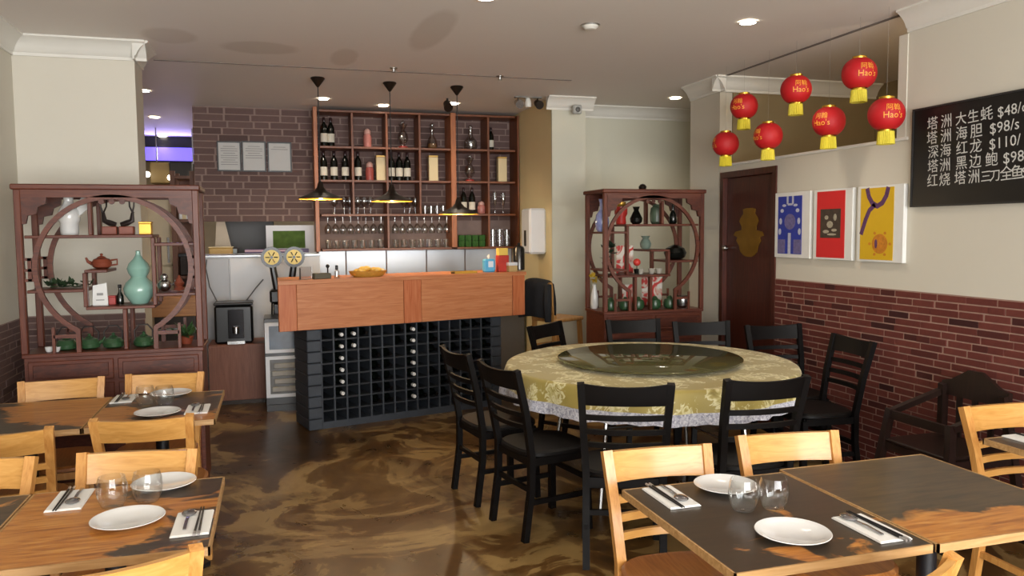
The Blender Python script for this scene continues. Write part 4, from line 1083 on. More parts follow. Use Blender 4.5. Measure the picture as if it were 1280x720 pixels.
    def loc(s, px, py):
        px0, px1, py0, py1 = s.m
        return (-s.W/2+(px-px0)/(px1-px0)*s.W, s.H-(py-py0)/(py1-py0)*(s.H-s.HB))
    def top(s, px, py, dy=.0):
        """world point on the shelf whose front edge shows at py"""
        u, z = s.loc(px, py); return Vector((s.t.location.x+u, s.Y0+s.D*.5+dy, z))
    def base(s, px, dy=0):
        u, _ = s.loc(px, s.m[2]); return Vector((s.t.location.x+u, s.Y0+s.D*.5+dy, s.HB))
YL = 5.10
a = ony(15, 230, YL); b = ony(247, 231, YL); hb = (ony(26, 440, YL).z+ony(250, 437, YL).z)/2
LC = Curio('rosewood curio cabinet with moon ring before the cream column', a.x, b.x, YL, .36, (a.z+b.z)/2, hb, (137, 335, .415),
           [(20, 186, 293), (186, 250, 304), (20, 97, 361), (97, 186, 384), (97, 126, 337), (186, 250, 369)],
           [(107, 233, 293), (186, 293, 384), (97, 337, 384), (146, 384, 440)], 17, 249, 230, 440)
YR = 6.02
a = ony(755, 236, YR); b = ony(881, 236, YR); hb = ony(815, 388, YR).z
RCb = Curio('rosewood curio cabinet with moon ring between pale pier and brown door', a.x, min(b.x, 3.60), YR, .42, a.z, hb, (816, 309, .42),
            [(785, 881, 280), (755, 786, 289), (765, 840, 343.5), (815, 839, 312), (838, 881, 326), (755, 786, 336)],
            [(787, 280, 343), (838, 312, 343), (797, 343, 388), (816, 343, 388), (830, 236, 280)], 756, 880, 237, 388)
fin = thing('finial_ornament', 'small dark knob ornament on top of the far curio cabinet', 'ornament', (RCb.t.location.x-.02, YR+.2, RCb.H))
MB().lathe([(.035, 0), (.03, .012), (.035, .03), (.02, .05), (.004, .056)], 14).build('knob', m_dark, fin)

# --- ornaments in the left cabinet
m_porc = plain('white_porcelain', 'd5d5d2', .25, var=.05, coat=.4); m_cel = plain('celadon', '86ada0', .25, var=.08, coat=.5, scale=5)
m_bron = plain('dark_bronze_fig', '241a17', .4, .3); m_clay = plain('yixing_clay', '7a3a26', .45, var=.2)
m_green = plain('leaf_green', '24381e', .6, var=.4, scale=30); m_dgreen = plain('dark_green_glaze', '2c4a2e', .3, var=.3, scale=14)
p = LC.top(74, 293)
t = thing('rooster_figurine', 'white porcelain rooster figurine on upper shelf by the wall', 'figurine', p)
MB().lathe([(.045, 0), (.05, .01), (.05, .07), (.06, .09), (.058, .14), (.035, .18), (.025, .20), (.028, .225), (.02, .25), (.006, .265)], 18).build('body', m_porc, t)
MB().prism([(-.03, .24), (-.06, .285), (-.03, .275), (-.015, .30), (.0, .275), (.02, .29), (.012, .245)], -.008, .008).build('comb', m_porc, t)
MB().prism([(.04, .1), (.11, .16), (.13, .24), (.10, .21), (.09, .25), (.05, .19)], -.012, .012).build('tail', m_porc, t)
for px, lab in ((126, 'dark antelope figurine on wooden block facing the other one'), (148, 'dark antelope figurine on wooden block beside the gold box')):
    p = LC.top(px, 293); t = thing('antelope_figurine', lab, 'figurine', p); s = -1 if px < 135 else 1
    B(-.041, .041, -.035, .035, 0, .05, ch=.004).build('block', m_clay, t)
    MB().tube([(-.034*s, 0, .06), (.0, 0, .07), (.03*s, 0, .085), (.034*s, 0, .13), (.04*s, 0, .14)], [.014, .018, .016, .009, .006]).build('body', m_bron, t)
    MB().tube([(.033*s, .008, .135), (.018*s, .012, .17), (.016*s, .014, .215)], .005, 6).build('horn', m_bron, t); MB().tube([(.036*s, -.008, .135), (.045*s, -.012, .17), (.048*s, -.014, .215)], .005, 6).build('horn', m_bron, t)
p = LC.top(173, 293)
t = thing('gold_box', 'small gold coloured box beside the antelope figurine', 'box', p); B(-.035, .035, -.035, .035, 0, .065, ch=.003).build('body', m_goldin, t); B(-.037, .037, -.037, .037, .065, .078, ch=.003).build('lid', m_goldin, t)
p = LC.top(113, 337)
t = thing('teapot', 'brown clay teapot on the small raised shelf', 'teapot', p)
MB().lathe([(.03, 0), (.05, .012), (.058, .035), (.045, .058), (.026, .064)], 18).build('body', m_clay, t); MB().lathe([(.028, .064), (.02, .073), (.006, .077), (.01, .088), (.003, .093)], 12).build('lid', m_clay, t)
MB().tube([(-.05, 0, .03), (-.075, 0, .045), (-.085, 0, .068)], [.012, .009, .006]).build('spout', m_clay, t); MB().tube([(.05, 0, .05), (.085, 0, .055), (.085, 0, .025), (.052, 0, .02)], .006).build('handle', m_clay, t)
p = LC.top(112, 384)
t = thing('tent_card', 'white printed card standing under the clay teapot', 'card', p+Vector((0, -.05, 0)))
MB().prism([(-.045, 0), (-.04, .12), (.035, .135), (.04, 0)], -.004, .0).build('card', m_porc, t); MB().box(-.02, .015, -.0055, -.004, .06, .075).box(-.025, .02, -.0055, -.004, .03, .036).build('print', m_ink, t)
p = LC.top(125, 384)
t = thing('red_box', 'little red box between white card and dark bottle', 'box', p); B(-.02, .02, -.02, .02, 0, .045, ch=.002).build('body', plain('lacquer_red', '9a2a24', .35), t); B(-.021, .021, -.021, .021, .045, .055, ch=.002).build('lid', plain('lacquer_red', '9a2a24', .35), t)
p = LC.top(135, 384)
t = thing('sauce_bottle', 'small black bottle beside the celadon gourd vase', 'bottle', p); MB().lathe([(.02, 0), (.022, .01), (.02, .05), (.009, .075), (.008, .10)], 14).build('body', m_bottle, t); MB().lathe([(.01, .098), (.011, .10), (.011, .118), (.008, .12)], 10).build('cap', m_blk, t)
p = LC.top(161, 384)
t = thing('gourd_vase', 'large celadon green double gourd vase in the middle compartment', 'vase', p)
MB().lathe([(.045, 0), (.05, .006), (.06, .02), (.085, .06), (.09, .095), (.075, .13), (.048, .155), (.044, .165), (.06, .19), (.066, .215), (.055, .245), (.028, .275), (.016, .295)], 32).build('body', m_cel, t)
MB().lathe([(.016, .295), (.013, .31), (.014, .322), (.006, .325)], 20).build('neck', m_cel, t)
def foliage(name, label, p, pts, L, W, n, seed, mt=m_green, cat='plant', pot=None):
    t = thing(name, label, cat, p); r = random.Random(seed); lf = MB()
    for k in range(n):
        q = r.choice(pts); lf.leaf((q[0]+r.uniform(-.02, .02), q[1]+r.uniform(-.02, .02), q[2]), (r.uniform(-1, 1), r.uniform(-1, 1), r.uniform(-.1, 1)), L*r.uniform(.7, 1.2), W)
    o = lf.build('leaves', mt, t); o['kind'] = 'stuff'
    MB().tube([(q[0], q[1], max(.004, q[2]*.6)) for q in pts], .004, 5).build('stem', mt, t)
    if pot: MB().lathe(pot[0], 16).build('pot', pot[1], t)
    return t
p = LC.top(72, 361)
foliage('leaf_garland', 'dark green leafy garland lying on the lower wall-side shelf', p, [(-.11+.022*k, 0, .012+.006*(k % 3)) for k in range(10)], .045, .014, 60, 4)
def pot_handle(px, lab, cab, r=.06, mt=None, sc=1):
    p = cab.base(px, -.05); t = thing('iron_teapot', lab, 'teapot', p); mt = mt or m_dgreen
    MB().lathe([(r*.6, 0), (r*.95, .012), (r, .035), (r*.75, .06), (r*.4, .066)], 18).build('body', mt, t)
    MB().lathe([(r*.42, .066), (r*.3, .074), (.008, .078), (.010, .09), (.003, .094)], 12).build('lid', mt, t)
    MB().tube([(-r*.8, 0, .05), (-r*.85, 0, .10), (-r*.4, 0, .135), (r*.4, 0, .135), (r*.85, 0, .10), (r*.8, 0, .05)], .005, 6).build('handle', m_bron, t)
    MB().tube([(r*.9, 0, .035), (r*1.25, 0, .05), (r*1.4, 0, .07)], [.012, .009, .006], 8).build('spout', mt, t)
for px, lab in ((66, 'green teapot with hoop handle on cabinet base nearest the wall'), (95, 'green teapot with hoop handle beside the fretwork of near cabinet'), (126, 'green teapot with hoop handle between the fretwork and the centre divider'), (166, 'green teapot with hoop handle just past the centre divider')): pot_handle(px, lab, LC)
for k, px in enumerate((47, 56)):
    p = LC.base(px, -.11); t = thing('tea_cup', ('tiny white cup with red spot at the cabinet corner', 'tiny white cup beside the wall-side green teapot')[k], 'cup', p)
    MB().lathe([(.012, 0), (.02, .01), (.024, .03), (.022, .03), (.018, .012)], 12, cap=False).build('bowl', m_porc, t); MB().lathe([(.013, 0), (.013, .004)], 12).build('foot', m_porc if k else m_clay, t)
foliage('potted_succulent', 'small green plant on cabinet base by the passage', LC.base(222, 0), [(0, 0, .05), (.03, 0, .06), (-.03, 0, .055), (0, .02, .07)], .09, .016, 40, 9, plain('mid_green', '35552a', .55, var=.3), pot=([(.03, 0), (.045, .045), (.04, .05)], m_clay))
p = LC.top(195, 369)
t = thing('silver_teapot', 'silver ball shaped teapot on the passage-side shelf', 'teapot', p)
MB().ball((0, 0, .04), .04, 16, 10).build('body', m_steel, t); MB().ball((0, 0, .09), .022, 12, 8).build('lid', m_steel, t); MB().tube([(.035, 0, .04), (.06, 0, .05), (.065, 0, .07)], .007).build('spout', m_steel, t)
p = LC.top(215, 369)
t = thing('wood_carving', 'small brown carved ornament next to silver teapot', 'ornament', p); MB().lathe([(.03, 0), (.035, .01), (.02, .03), (.03, .05), (.012, .085), (.004, .1)], 12).build('carving', m_clay, t); B(-.045, .045, -.03, .03, -.0, .008).build('plinth', m_rose, t)

# --- ornaments in the far cabinet
def vase(name, cab, px, py, prof, mt, lab, cat='vase', dy=0, extra=None):
    p = cab.top(px, py, dy) if py < cab.m[3]-2 else cab.base(px, dy); t = thing(name, lab, cat, p)
    k = max(2, int(len(prof)*.62)); MB().lathe(prof[:k+1], 20).build('body', mt, t); MB().lathe(prof[k:], 20).build('neck', extra or mt, t); return t
m_bw = plain('blue_white_porcelain', '8088b4', .25, var=.55, scale=26, coat=.4)
m_rd = plain('red_lacquer', 'a02a24', .3, var=.3, scale=20); m_blkg = plain('black_glaze', '10120f', .2, var=.3)
vase('blue_vase', RCb, 760, 289, [(.035, 0), (.05, .02), (.06, .08), (.05, .14), (.022, .18), (.02, .24), (.03, .27)], m_bw, 'blue and white porcelain vase with slim neck in far cabinet', dy=-.1)
vase('red_jar', RCb, 789, 280, [(.04, 0), (.045, .01), (.04, .06), (.055, .09), (.055, .15), (.04, .17), (.042, .19)], m_rd, 'red and gold jar on upper shelf of far cabinet', 'jar', extra=m_goldin)
vase('black_vase', RCb, 808, 280, [(.03, 0), (.05, .02), (.055, .05), (.035, .09), (.02, .12), (.032, .15)], m_blkg, 'black round vase beside the red jar in far cabinet')
vase('green_jar', RCb, 834, 280, [(.04, 0), (.055, .02), (.06, .09), (.05, .14), (.035, .15), (.03, .17)], plain('mottled_green', '4a5a48', .3, var=.4, scale=20), 'mottled green jar behind the upright in far cabinet', 'jar')
vase('bottle_vase', RCb, 855, 280, [(.025, 0), (.035, .02), (.03, .08), (.012, .12), (.012, .17), (.018, .18)], m_blkg, 'slim black bottle vase near the brown door')
vase('grey_vase', RCb, 820, 312, [(.03, 0), (.045, .02), (.05, .05), (.035, .08), (.025, .09), (.042, .115)], plain('celadon_grey', '6f7f74', .3, var=.25), 'small grey green vase with flared rim in far cabinet')
vase('black_pot', RCb, 858, 326, [(.05, 0), (.085, .02), (.1, .06), (.08, .10), (.06, .11), (.02, .13)], m_blkg, 'large round black lidded pot on a far cabinet shelf', 'pot')
foliage('bonsai_plant', 'dark potted bonsai on wall-side shelf of far cabinet', RCb.top(772, 336), [(0, 0, .08), (.02, 0, .13), (-.02, 0, .16), (.03, 0, .18), (.01, 0, .2)], .06, .02, 60, 12, plain('deep_green', '1c3020', .5, var=.4), pot=([(.03, 0), (.045, .05), (.04, .06)], m_blkg))
m_redp, nt, bs_ = newmat('red_floral_print')
n_ = noise(nt, 7, 3, 1.5); nt.links.new(ramp(nt, n_, [(.36, 'd8d2c8'), (.43, 'c8b8a8'), (.47, 'c03a34'), (.62, 'b02a28')]), bs_.inputs['Base Color']); bs_.inputs['Roughness'].default_value = .5
for (px, py, w_, h_, lab) in ((800, 343, .16, .24, 'red and white floral plate card standing on the middle shelf'), (837, 388, .20, .26, 'red and white floral panel standing on the cabinet base near the door'), (806, 388, .11, .20, 'red and white floral panel standing between the cabinet base dividers')):
    p = RCb.top(px, py, .1) if py < 380 else RCb.base(px, .13)
    t = thing('floral_panel', lab, 'ornament', p); B(-w_/2, w_/2, -.004, .004, .0, h_, ch=.002).build('panel', m_redp, t); B(-w_*.4, w_*.4, -.02, .03, 0, .012).build('stand', m_rose, t)
t = thing('red_rose', 'red artificial rose in small pot on the middle shelf', 'flower', RCb.top(804, 343, -.08))
MB().lathe([(.02, 0), (.028, .04), (.024, .045)], 12).build('pot', m_blkg, t); MB().cyl((0, 0, .04), (0, 0, .08), .004).build('stem', m_green, t); MB().ball((0, 0, .10), .032, 12, 8).build('bloom', plain('rose_red', 'c83a30', .5, var=.3, scale=40), t)
for px in (808, 822, 831):
    p = RCb.top(px, 343, -.09)
    t = thing('tea_cup', 'small pale tea cup in the row on the middle shelf', 'cup', p, group='pale tea cups in far cabinet'); MB().lathe([(.015, 0), (.024, .012), (.03, .045), (.028, .045), (.02, .014)], 14, cap=False).build('bowl', plain('pale_grey_glaze', 'a8a498', .35, var=.3, scale=30), t); MB().lathe([(.016, 0), (.016, .005)], 12).build('foot', m_porc, t)
for px, lab in ((771, 'green jar nearest the side fretwork on far cabinet base'), (789, 'green jar beside the fret post on far cabinet base'), (805, 'green jar between the two dividers on far cabinet base'), (826, 'green jar past the dividers on far cabinet base'), (845, 'green jar beside the silver bowl on far cabinet base')):
    vase('green_jar', RCb, px, 388, [(.035, 0), (.05, .015), (.055, .05), (.045, .08), (.03, .085), (.012, .11)], m_dgreen, lab, 'jar', -.09)
vase('silver_bowl', RCb, 862, 388, [(.03, 0), (.055, .02), (.065, .07), (.06, .10), (.062, .11)], m_steel, 'silver bucket shaped bowl on far cabinet base', 'bowl', -.08)
t = foliage('yellow_flowers', 'yellow flowers in a tall white vase inside the far cabinet side', RCb.base(763, .12), [(0, 0, .22), (.02, 0, .25), (-.02, 0, .27)], .06, .012, 26, 21, plain('petal_yellow', 'c8a830', .5, var=.3), 'flowers', ([(.025, 0), (.035, .03), (.03, .12), (.015, .19), (.02, .21)], m_porc))

# ============================================================ LANTERNS
m_lred = plain('lantern_red', 'b51018', .6, var=.12, scale=3); m_fr = plain('fringe_yellow', 'd8c832', .6, var=.15, scale=60)
m_lgold = plain('lantern_gold', 'd8a840', .25, .9); m_ltxt = plain('gold_lettering', 'f0a83c', .5, var=.05)
LR, LHh = .125, .108
def lprof():
    pr = []
    for i in range(15):
        a = -1.15+2.30*i/14; pr.append((LR*cos(a)**.85, LHh*sin(a)/sin(1.15)))
    return pr
lan_me = MB().lathe(lprof(), 40, rib=.008, ribn=20, cap=False).mesh('paper_body', m_lred, 60)
cap_me = MB().lathe([(.05, LHh-.004), (.052, LHh+.002), (.052, LHh+.016), (.03, LHh+.02), (.006, LHh+.022)], 20).mesh('top_cap', m_lgold)
bcp_me = MB().lathe([(.046, -LHh+.004), (.05, -LHh-.002), (.05, -LHh-.014), (.04, -LHh-.018)], 20).mesh('bottom_cap', m_lgold)
fr_ = MB()
for i in range(26):
    a = 2*pi*i/26; c_, s_ = cos(a), sin(a); fr_.cyl((.050*c_, .050*s_, -LHh-.014), (.056*c_, .056*s_, -LHh-.105), .0065, n=5)
fr_.lathe([(.048, -LHh-.014), (.052, -LHh-.10)], 20, cap=False)
fr_me = fr_.mesh('fringe', m_fr)
def wrap(txt, size, zc):
    me = text_mesh(txt, size, 0, 'CENTER'); vs = [v.co.copy() for v in me.vertices]
    for v, co in zip(me.vertices, vs):
        z = zc+co.y; k = max(-1, min(1, z/LHh*sin(1.15))); r = LR*cos(math.asin(k))**.85*1.012+.0015
        a = co.x/LR; v.co = (r*sin(a), -r*cos(a), z)
    me.materials.clear(); me.materials.append(m_ltxt); return me
txt1 = wrap('阿翰', .052, .018); txt2 = wrap("Hao's", .062, -.038)
for (px, py, face, lab) in ((930, 133, -30, 'red lantern hanging high, closest to the brown door'), (995, 112, 20, 'red lantern hanging high between the other two high ones'), (1074, 92, 28, 'red lantern hanging highest, close to the full-height wall'),
        (907, 180, -75, 'red lantern hanging low beside the wall corner by the door'), (960, 170, -55, 'red lantern hanging low above the brown door edge'), (1036, 152, -28, 'red lantern hanging low above the red poster'), (1108, 143, 22, 'red lantern hanging low against the full-height wall edge')):
    p = onx(px, py, 3.50); t = thing('red_lantern', lab, 'lantern', p, group='red paper lanterns')
    view = atan2(p.x, p.y); t.rotation_euler.z = -view+radians(face); t.scale = (.83,)*3
    inst('paper_body', lan_me, t); inst('top_cap', cap_me, t); inst('bottom_cap', bcp_me, t); inst('fringe', fr_me, t)
    inst('lettering', txt1, t); inst('lettering', txt2, t)
    MB().cyl((0, 0, LHh+.02), (0, 0, (CEIL-p.z)/.83), .0008, n=5).build('string', plain('nylon', '8a8580', .5), t)

# ============================================================ RIGHT WALL: posters, chalkboard
m_canvas = plain('canvas_white', 'dcdcd8', .6)
def poster(px0, px1, lab):
    c0 = onx(px0, 280, RW-.02); c1 = onx(px1, 280, RW-.02); w_ = (c0.y-c1.y); z0 = 1.6-.207*1.066; z1 = 1.6+.25*1.066
    t = thing('canvas_poster', lab, 'poster', (RW, (c0.y+c1.y)/2, z0), radians(-90))   # local x runs towards the shop front
    B(-w_/2, w_/2, -.03, -.001, 0, z1-z0, ch=.003).build('canvas', m_canvas, t)
    return t, w_, z1-z0
def flatp(poly, mt, t, name, d=.0): return MB().prism(poly, -.032-d, -.0302-d).build(name, mt, t)
def frac(pts, w_, h_): return [(-w_/2+a*w_, b_*h_) for a, b_ in pts]
def ell(cx, cy, rx, ry, n=20): return [(cx+rx*cos(2*pi*i/n), cy+ry*sin(2*pi*i/n)) for i in range(n)]
def rect(a, b_, c, d): return [(a, c), (b_, c), (b_, d), (a, d)]
m_blue = plain('poster_blue', '2a3a9a', .5, var=.25, scale=30); m_pale = plain('poster_pale', 'b8bccc', .5, var=.3, scale=60); m_pmix = plain('poster_violet', '6a6490', .5, var=.5, scale=50)
m_pred = plain('poster_red', 'cc1f24', .5, var=.04); m_pdk = plain('poster_dark', '3c3028', .5, var=.7, scale=35); m_pyel = plain('poster_yellow', 'd0a818', .5, var=.06); m_ppur = plain('poster_purple', '5a3560', .5, var=.5, scale=40); m_por = plain('poster_orange', 'c07a20', .5, var=.5, scale=50)
t, w_, h_ = poster(970, 1014, 'canvas poster of blue robe with pale embroidery beside the door')
R_ = lambda *a: frac(rect(*a), w_, h_)
flatp(R_(.1, .78, .06, .94), m_blue, t, 'robe')
flatp(frac(ell(.45, .55, .16, .12), w_, h_), m_pmix, t, 'medallion', .0006)
for (a, b_, c, d_) in ((.40, .48, .06, .38), (.35, .40, .82, .94), (.50, .55, .82, .94), (.38, .52, .80, .83)): flatp(R_(a, b_, c, d_), m_pale, t, 'embroidery', .0005)
for (cx, cy, rx, ry) in ((.22, .72, .05, .03), (.66, .72, .05, .03), (.18, .56, .04, .05), (.70, .56, .04, .05), (.16, .40, .04, .05), (.72, .40, .04, .05), (.28, .80, .06, .02), (.60, .80, .06, .02)): flatp(frac(ell(cx, cy, rx, ry, 10), w_, h_), m_pale, t, 'embroidery', .0005)
for a in (.11, .56): flatp(R_(a, a+.21, .07, .28), m_pmix, t, 'wave_band', .0005)
t, w_, h_ = poster(1018, 1067, 'canvas poster in bright red with dark square badge')
R_ = lambda *a: frac(rect(*a), w_, h_)
flatp(R_(.1, .82, .03, .97), m_pred, t, 'field')
flatp(R_(.2, .72, .31, .72), m_pdk, t, 'badge', .0006)
for (cx, cy, rx, ry) in ((.45, .5, .08, .05), (.35, .4, .08, .025), (.56, .42, .07, .02), (.5, .36, .12, .015), (.36, .6, .05, .03), (.58, .6, .04, .05)): flatp(frac(ell(cx, cy, rx, ry, 10), w_, h_), plain('badge_pale', 'a8a08c', .5, var=.5, scale=50), t, 'badge_detail', .0012)
t, w_, h_ = poster(1073, 1131, 'canvas poster of yellow robe with purple collar beside chalkboard')
R_ = lambda *a: frac(rect(*a), w_, h_)
flatp(R_(.08, .80, .03, .97), m_pyel, t, 'robe')
def band(pts, wd_):
    P = [Vector(q) for q in pts]; L_ = []; Rr = []
    for i, q in enumerate(P):
        d_ = (P[min(i+1, len(P)-1)]-P[max(i-1, 0)]).normalized(); n_ = Vector((-d_.y, d_.x)); L_.append(tuple(q+n_*wd_)); Rr.append(tuple(q-n_*wd_))
    return L_, Rr
def bandmesh(pts, wd_, mt, nm, d):
    L_, Rr = band(frac(pts, w_, h_), wd_); mb = MB()
    for i in range(len(L_)-1): mb.prism([L_[i], L_[i+1], Rr[i+1], Rr[i]], -.032-d, -.0302-d)
    return mb.build(nm, mt, t)
bandmesh([(.22, .97), (.26, .86), (.34, .77), (.45, .73), (.56, .77), (.64, .86), (.68, .97)], .017, m_ppur, 'collar', .0006)
bandmesh([(.40, .75), (.28, .68), (.20, .56), (.13, .42), (.10, .36)], .016, m_ppur, 'lapel', .0006)
flatp(frac(ell(.52, .24, .17, .13), w_, h_), m_por, t, 'medallion', .0006); flatp(frac(ell(.44, .24, .03, .06, 12), w_, h_), m_ppur, t, 'medallion_centre', .0012)
for a in (0, 1, 2, 3, 4, 5): flatp(frac(ell(.52+.22*cos(a*1.05), .24+.16*sin(a*1.05), .03, .02, 8), w_, h_), m_por, t, 'embroidery', .0006)

# chalkboard with handwriting
m_board = plain('chalkboard_black', '141414', .35, var=.25, scale=3); m_chalk = plain('chalk', 'c9c9c4', .9, var=.25, scale=60)
c0 = onx(1143, 140, RW-.02); zt = 1.6+.1877*RW; zb = 1.6+.034*RW
cb = thing('chalkboard', 'black chalkboard menu with white handwritten chinese dishes and prices', 'chalkboard', (RW, c0.y, zb), radians(-90))
BWd = 1.85
B(0, BWd, -.024, -.001, 0, zt-zb, ch=.003).build('board', m_board, cb)
MB().box(-.006, BWd, -.03, -.001, -.006, .004).box(-.006, BWd, -.03, -.001, zt-zb-.004, zt-zb+.006).box(-.006, .004, -.03, -.001, .004, zt-zb-.004).build('edge_strip', m_frame, cb)
H_ = zt-zb
def chalk(txt, x, z, size, slant=.05):
    me = text_mesh(txt, size, .0)
    for v in me.vertices: v.co = (v.co.x*1.0, 0, v.co.y)
    me.materials.clear(); me.materials.append(m_chalk)
    inst('handwriting', me, cb, (x, -.0246, z), rot=(0, -slant, 0))
def row(k, items):
    z = H_*(.775-.145*k)
    for (px, s, sz_) in items:
        y = onx(px, 190, RW-.024).y; chalk(s, c0.y-y, z+(c0.y-y)*.015, sz_)
q = .082
row(0, [(1158, '塔', q), (1175, '洲', q), (1193, '大', q*.95), (1208, '生', q*.95), (1224, '蚝', q), (1245, '$48/d', q*.95)])
row(1, [(1158, '塔', q), (1175, '洲', q), (1194, '海', q), (1212, '胆', q), (1236, '$98/s', q)])
row(2, [(1160, '深', q), (1175, '海', q), (1195, '红', q), (1212, '龙', q), (1236, '$110/', q)])
row(3, [(1160, '塔', q), (1175, '洲', q), (1195, '黑', q), (1212, '边', q), (1232, '鲍', q), (1254, '$98/', q)])
row(4, [(1160, '红', q), (1175, '烧', q), (1194, '塔', q), (1211, '洲', q), (1227, '三', q*.85), (1238, '刀', q*.85), (1251, '全', q), (1264, '鱼', q), (1278, '$', q)])

# ============================================================ PLACE SETTINGS
TZ = .7508
m_plate = plain('plate_white', 'e4e4e2', .2, var=.02, coat=.5); m_nap = plain('napkin_white', 'e6e5e0', .8, var=.03)
m_cut = plain('cutlery_steel', 'a9abb0', .2, 1, var=.05); m_chop = plain('chopstick_black', '0e0e10', .4)
m_tum = thin_glass('tumbler_glass', 'f8fafa', .05, .02, .6)
plate_me = MB().lathe([(.055, 0), (.068, .003), (.085, .010), (.10, .0145), (.1025, .016), (.101, .0175), (.085, .0135), (.074, .0080), (.0, .0070)], 48, cap=False).mesh('plate_body', m_plate, 50)
foot_me = MB().lathe([(.054, 0), (.057, .0), (.057, .004), (.054, .004)], 32, cap=False).mesh('foot_ring', m_plate)
outer = [(.0, 0), (.026, .0), (.032, .004), (.042, .028), (.046, .052), (.043, .08), (.038, .098)]
inner = [(.0365, .098), (.0415, .08), (.0445, .052), (.0405, .029), (.031, .0075), (.0, .006)]
tum2_me = MB().lathe(outer, 32, cap=False).mesh('stemless_glass', m_tum, 70)
nap_me = MB().box(-.052, .052, -.10, .10, 0, .0035, ch=.001).mesh('napkin_fold', m_nap); nap2_me = MB().box(-.05, .05, -.097, .097, .0035, .006, ch=.001).mesh('napkin_fold', m_nap)
chop_me = MB().cyl((0, -.115, .0), (0, .115, 0), .0036, .0022, 8).mesh('shaft', m_chop)
tip_me = MB().cyl((0, -.119, .0), (0, -.095, 0), .0038, .0038, 8).mesh('end_band', plain('silver_band', 'c4c4c6', .3, .8))
sp_h = MB().tube([(0, -.08, .004), (0, -.02, .007), (0, .03, .004)], 1, flat=(.009, .003)).mesh('handle', m_cut)
sp_b = MB().ball((0, .055, .006), .024, 14, 8, (.9, 1.2, .28)).mesh('bowl', m_cut)
def plate(px, py, lab):
    p = onz(px, py, TZ+.012); t = thing('plate', lab, 'plate', (p.x, p.y, TZ)); inst('plate_body', plate_me, t); inst('foot_ring', foot_me, t)
def tumbler(px, py, lab, grp=None):
    p = onz(px, py, TZ+.0); tag(inst('stemless_glass', tum2_me, None, (p.x, p.y, TZ)), lab, 'glass', grp)
def setting(px, py, where, rz=0, spoon=True, ch=True, flip=False):
    p = onz(px, py, TZ); s = -1 if flip else 1
    t = thing('napkin', 'white folded paper napkin '+where, 'napkin', (p.x, p.y, TZ), rz); inst('napkin_fold', nap_me, t); inst('napkin_fold', nap2_me, t)
    Rz = Matrix.Rotation(rz, 3, 'Z')
    if ch:
        for k, dx in enumerate((.014, .024)):
            q = p+Rz @ Vector((dx*s, 0, .0105)); t = thing('chopstick', 'black chopstick on the napkin '+where, 'chopstick', (q.x, q.y, TZ+.0099), rz+.02*k+(pi if flip else 0), 'pair of chopsticks on the napkin '+where); inst('shaft', chop_me, t); inst('end_band', tip_me, t)
    if spoon:
        q = p+Rz @ Vector((-.016*s, .015, 0)); t = thing('spoon', 'steel spoon on the napkin '+where, 'spoon', (q.x, q.y, TZ+.006), rz+(pi if flip else 0)); inst('handle', sp_h, t); inst('bowl', sp_b, t)
plate(907, 606, 'white round plate behind the two glasses on black-topped table'); plate(991, 665, 'white round plate before the two glasses on black-topped table')
tumbler(929, 638, 'stemless glass over the orange spot on black-topped table'); tumbler(967, 636, 'stemless glass on the dark stain of black-topped table')
setting(838, 622, 'near the aisle edge of the black-topped table', 0, flip=True); setting(1088, 661, 'near the seam edge of the black-topped table', 0)
setting(1292, 552, 'on the table by the brick wall', 0, spoon=False)
plate(160, 648, 'white round plate before the two glasses on orange table'); plate(205, 603, 'white round plate behind the two glasses on orange table')
tumbler(141, 634, 'stemless glass over bare wood near the dark seam on orange table'); tumbler(185, 627, 'stemless glass touching the view of the far plate on orange table')
setting(88, 626, 'on orange table beside the dark neighbouring table', 0, flip=True); setting(241, 655, 'on orange table near the aisle edge', 0)
plate(197, 515, 'white round plate before the glasses on the far glass-laid table'); plate(214, 491, 'white round plate behind the glasses on the far glass-laid table')
for px, py, l_ in ((182, 507, 'stemless glass of the far glass-laid table, next to the napkin'), (206, 507, 'stemless glass of the far glass-laid table, near the middle')): tumbler(px, py, l_)
setting(155, 499, 'on far glass-laid table beside the bare table', 0, flip=True); setting(247, 512, 'on far glass-laid table near the aisle edge', 0)

# ============================================================ PASSAGE BEHIND THE CABINET
m_tanw = wood('tan_wood', '8a5a34', 'a87444', 'b98650', 0, .5); m_brn = wood('brown_board', '5a3420', '6f4630', '7c5238', 2, .5)
a = ony(180, 250, 9.2); b = ony(214, 250, 9.2)
t = thing('upright_fridge', 'tall cream upright fridge in the passage behind near cabinet', 'fridge', ((a.x+b.x)/2, 9.2, 0))
hw = (b.x-a.x)/2; zt = ony(195, 236, 9.2).z
B(-hw, hw, .02, .6, .05, zt, ch=.01).build('body', plain('fridge_cream', 'd8c8a8', .45), t); B(-hw, hw, -.03, .02, .06, zt*.6, ch=.01).build('door', plain('fridge_cream', 'd8c8a8', .45), t); B(-hw, hw, -.03, .02, zt*.6+.01, zt-.005, ch=.01).build('door', plain('fridge_cream', 'd8c8a8', .45), t)
B(hw-.05, hw-.03, -.06, -.03, zt*.62, zt*.75).build('handle', m_steel, t)
a = ony(215, 300, 9.0); b = ony(246, 300, 9.0)
rk = thing('storage_rack', 'brown open storage rack in the passage beside the cream fridge', 'shelf', ((a.x+b.x)/2, 9.0, 0)); hw = (b.x-a.x)/2
for x in (-hw, hw-.05):
    for y in (0, .4): B(x, x+.05, y, y+.05, 0, 2.25).build('upright', m_brn, rk)
shz = [.3, .88, ony(225, 345, 9.0).z, ony(230, 274, 9.0).z, 2.2]
for z in shz: B(-hw+.0501, hw-.0501, .0, .44, z-.03, z).build('shelf', m_brn, rk)
B(-hw+.05, hw-.05, .43, .45, .3, 2.2).build('back_panel', m_brn, rk)
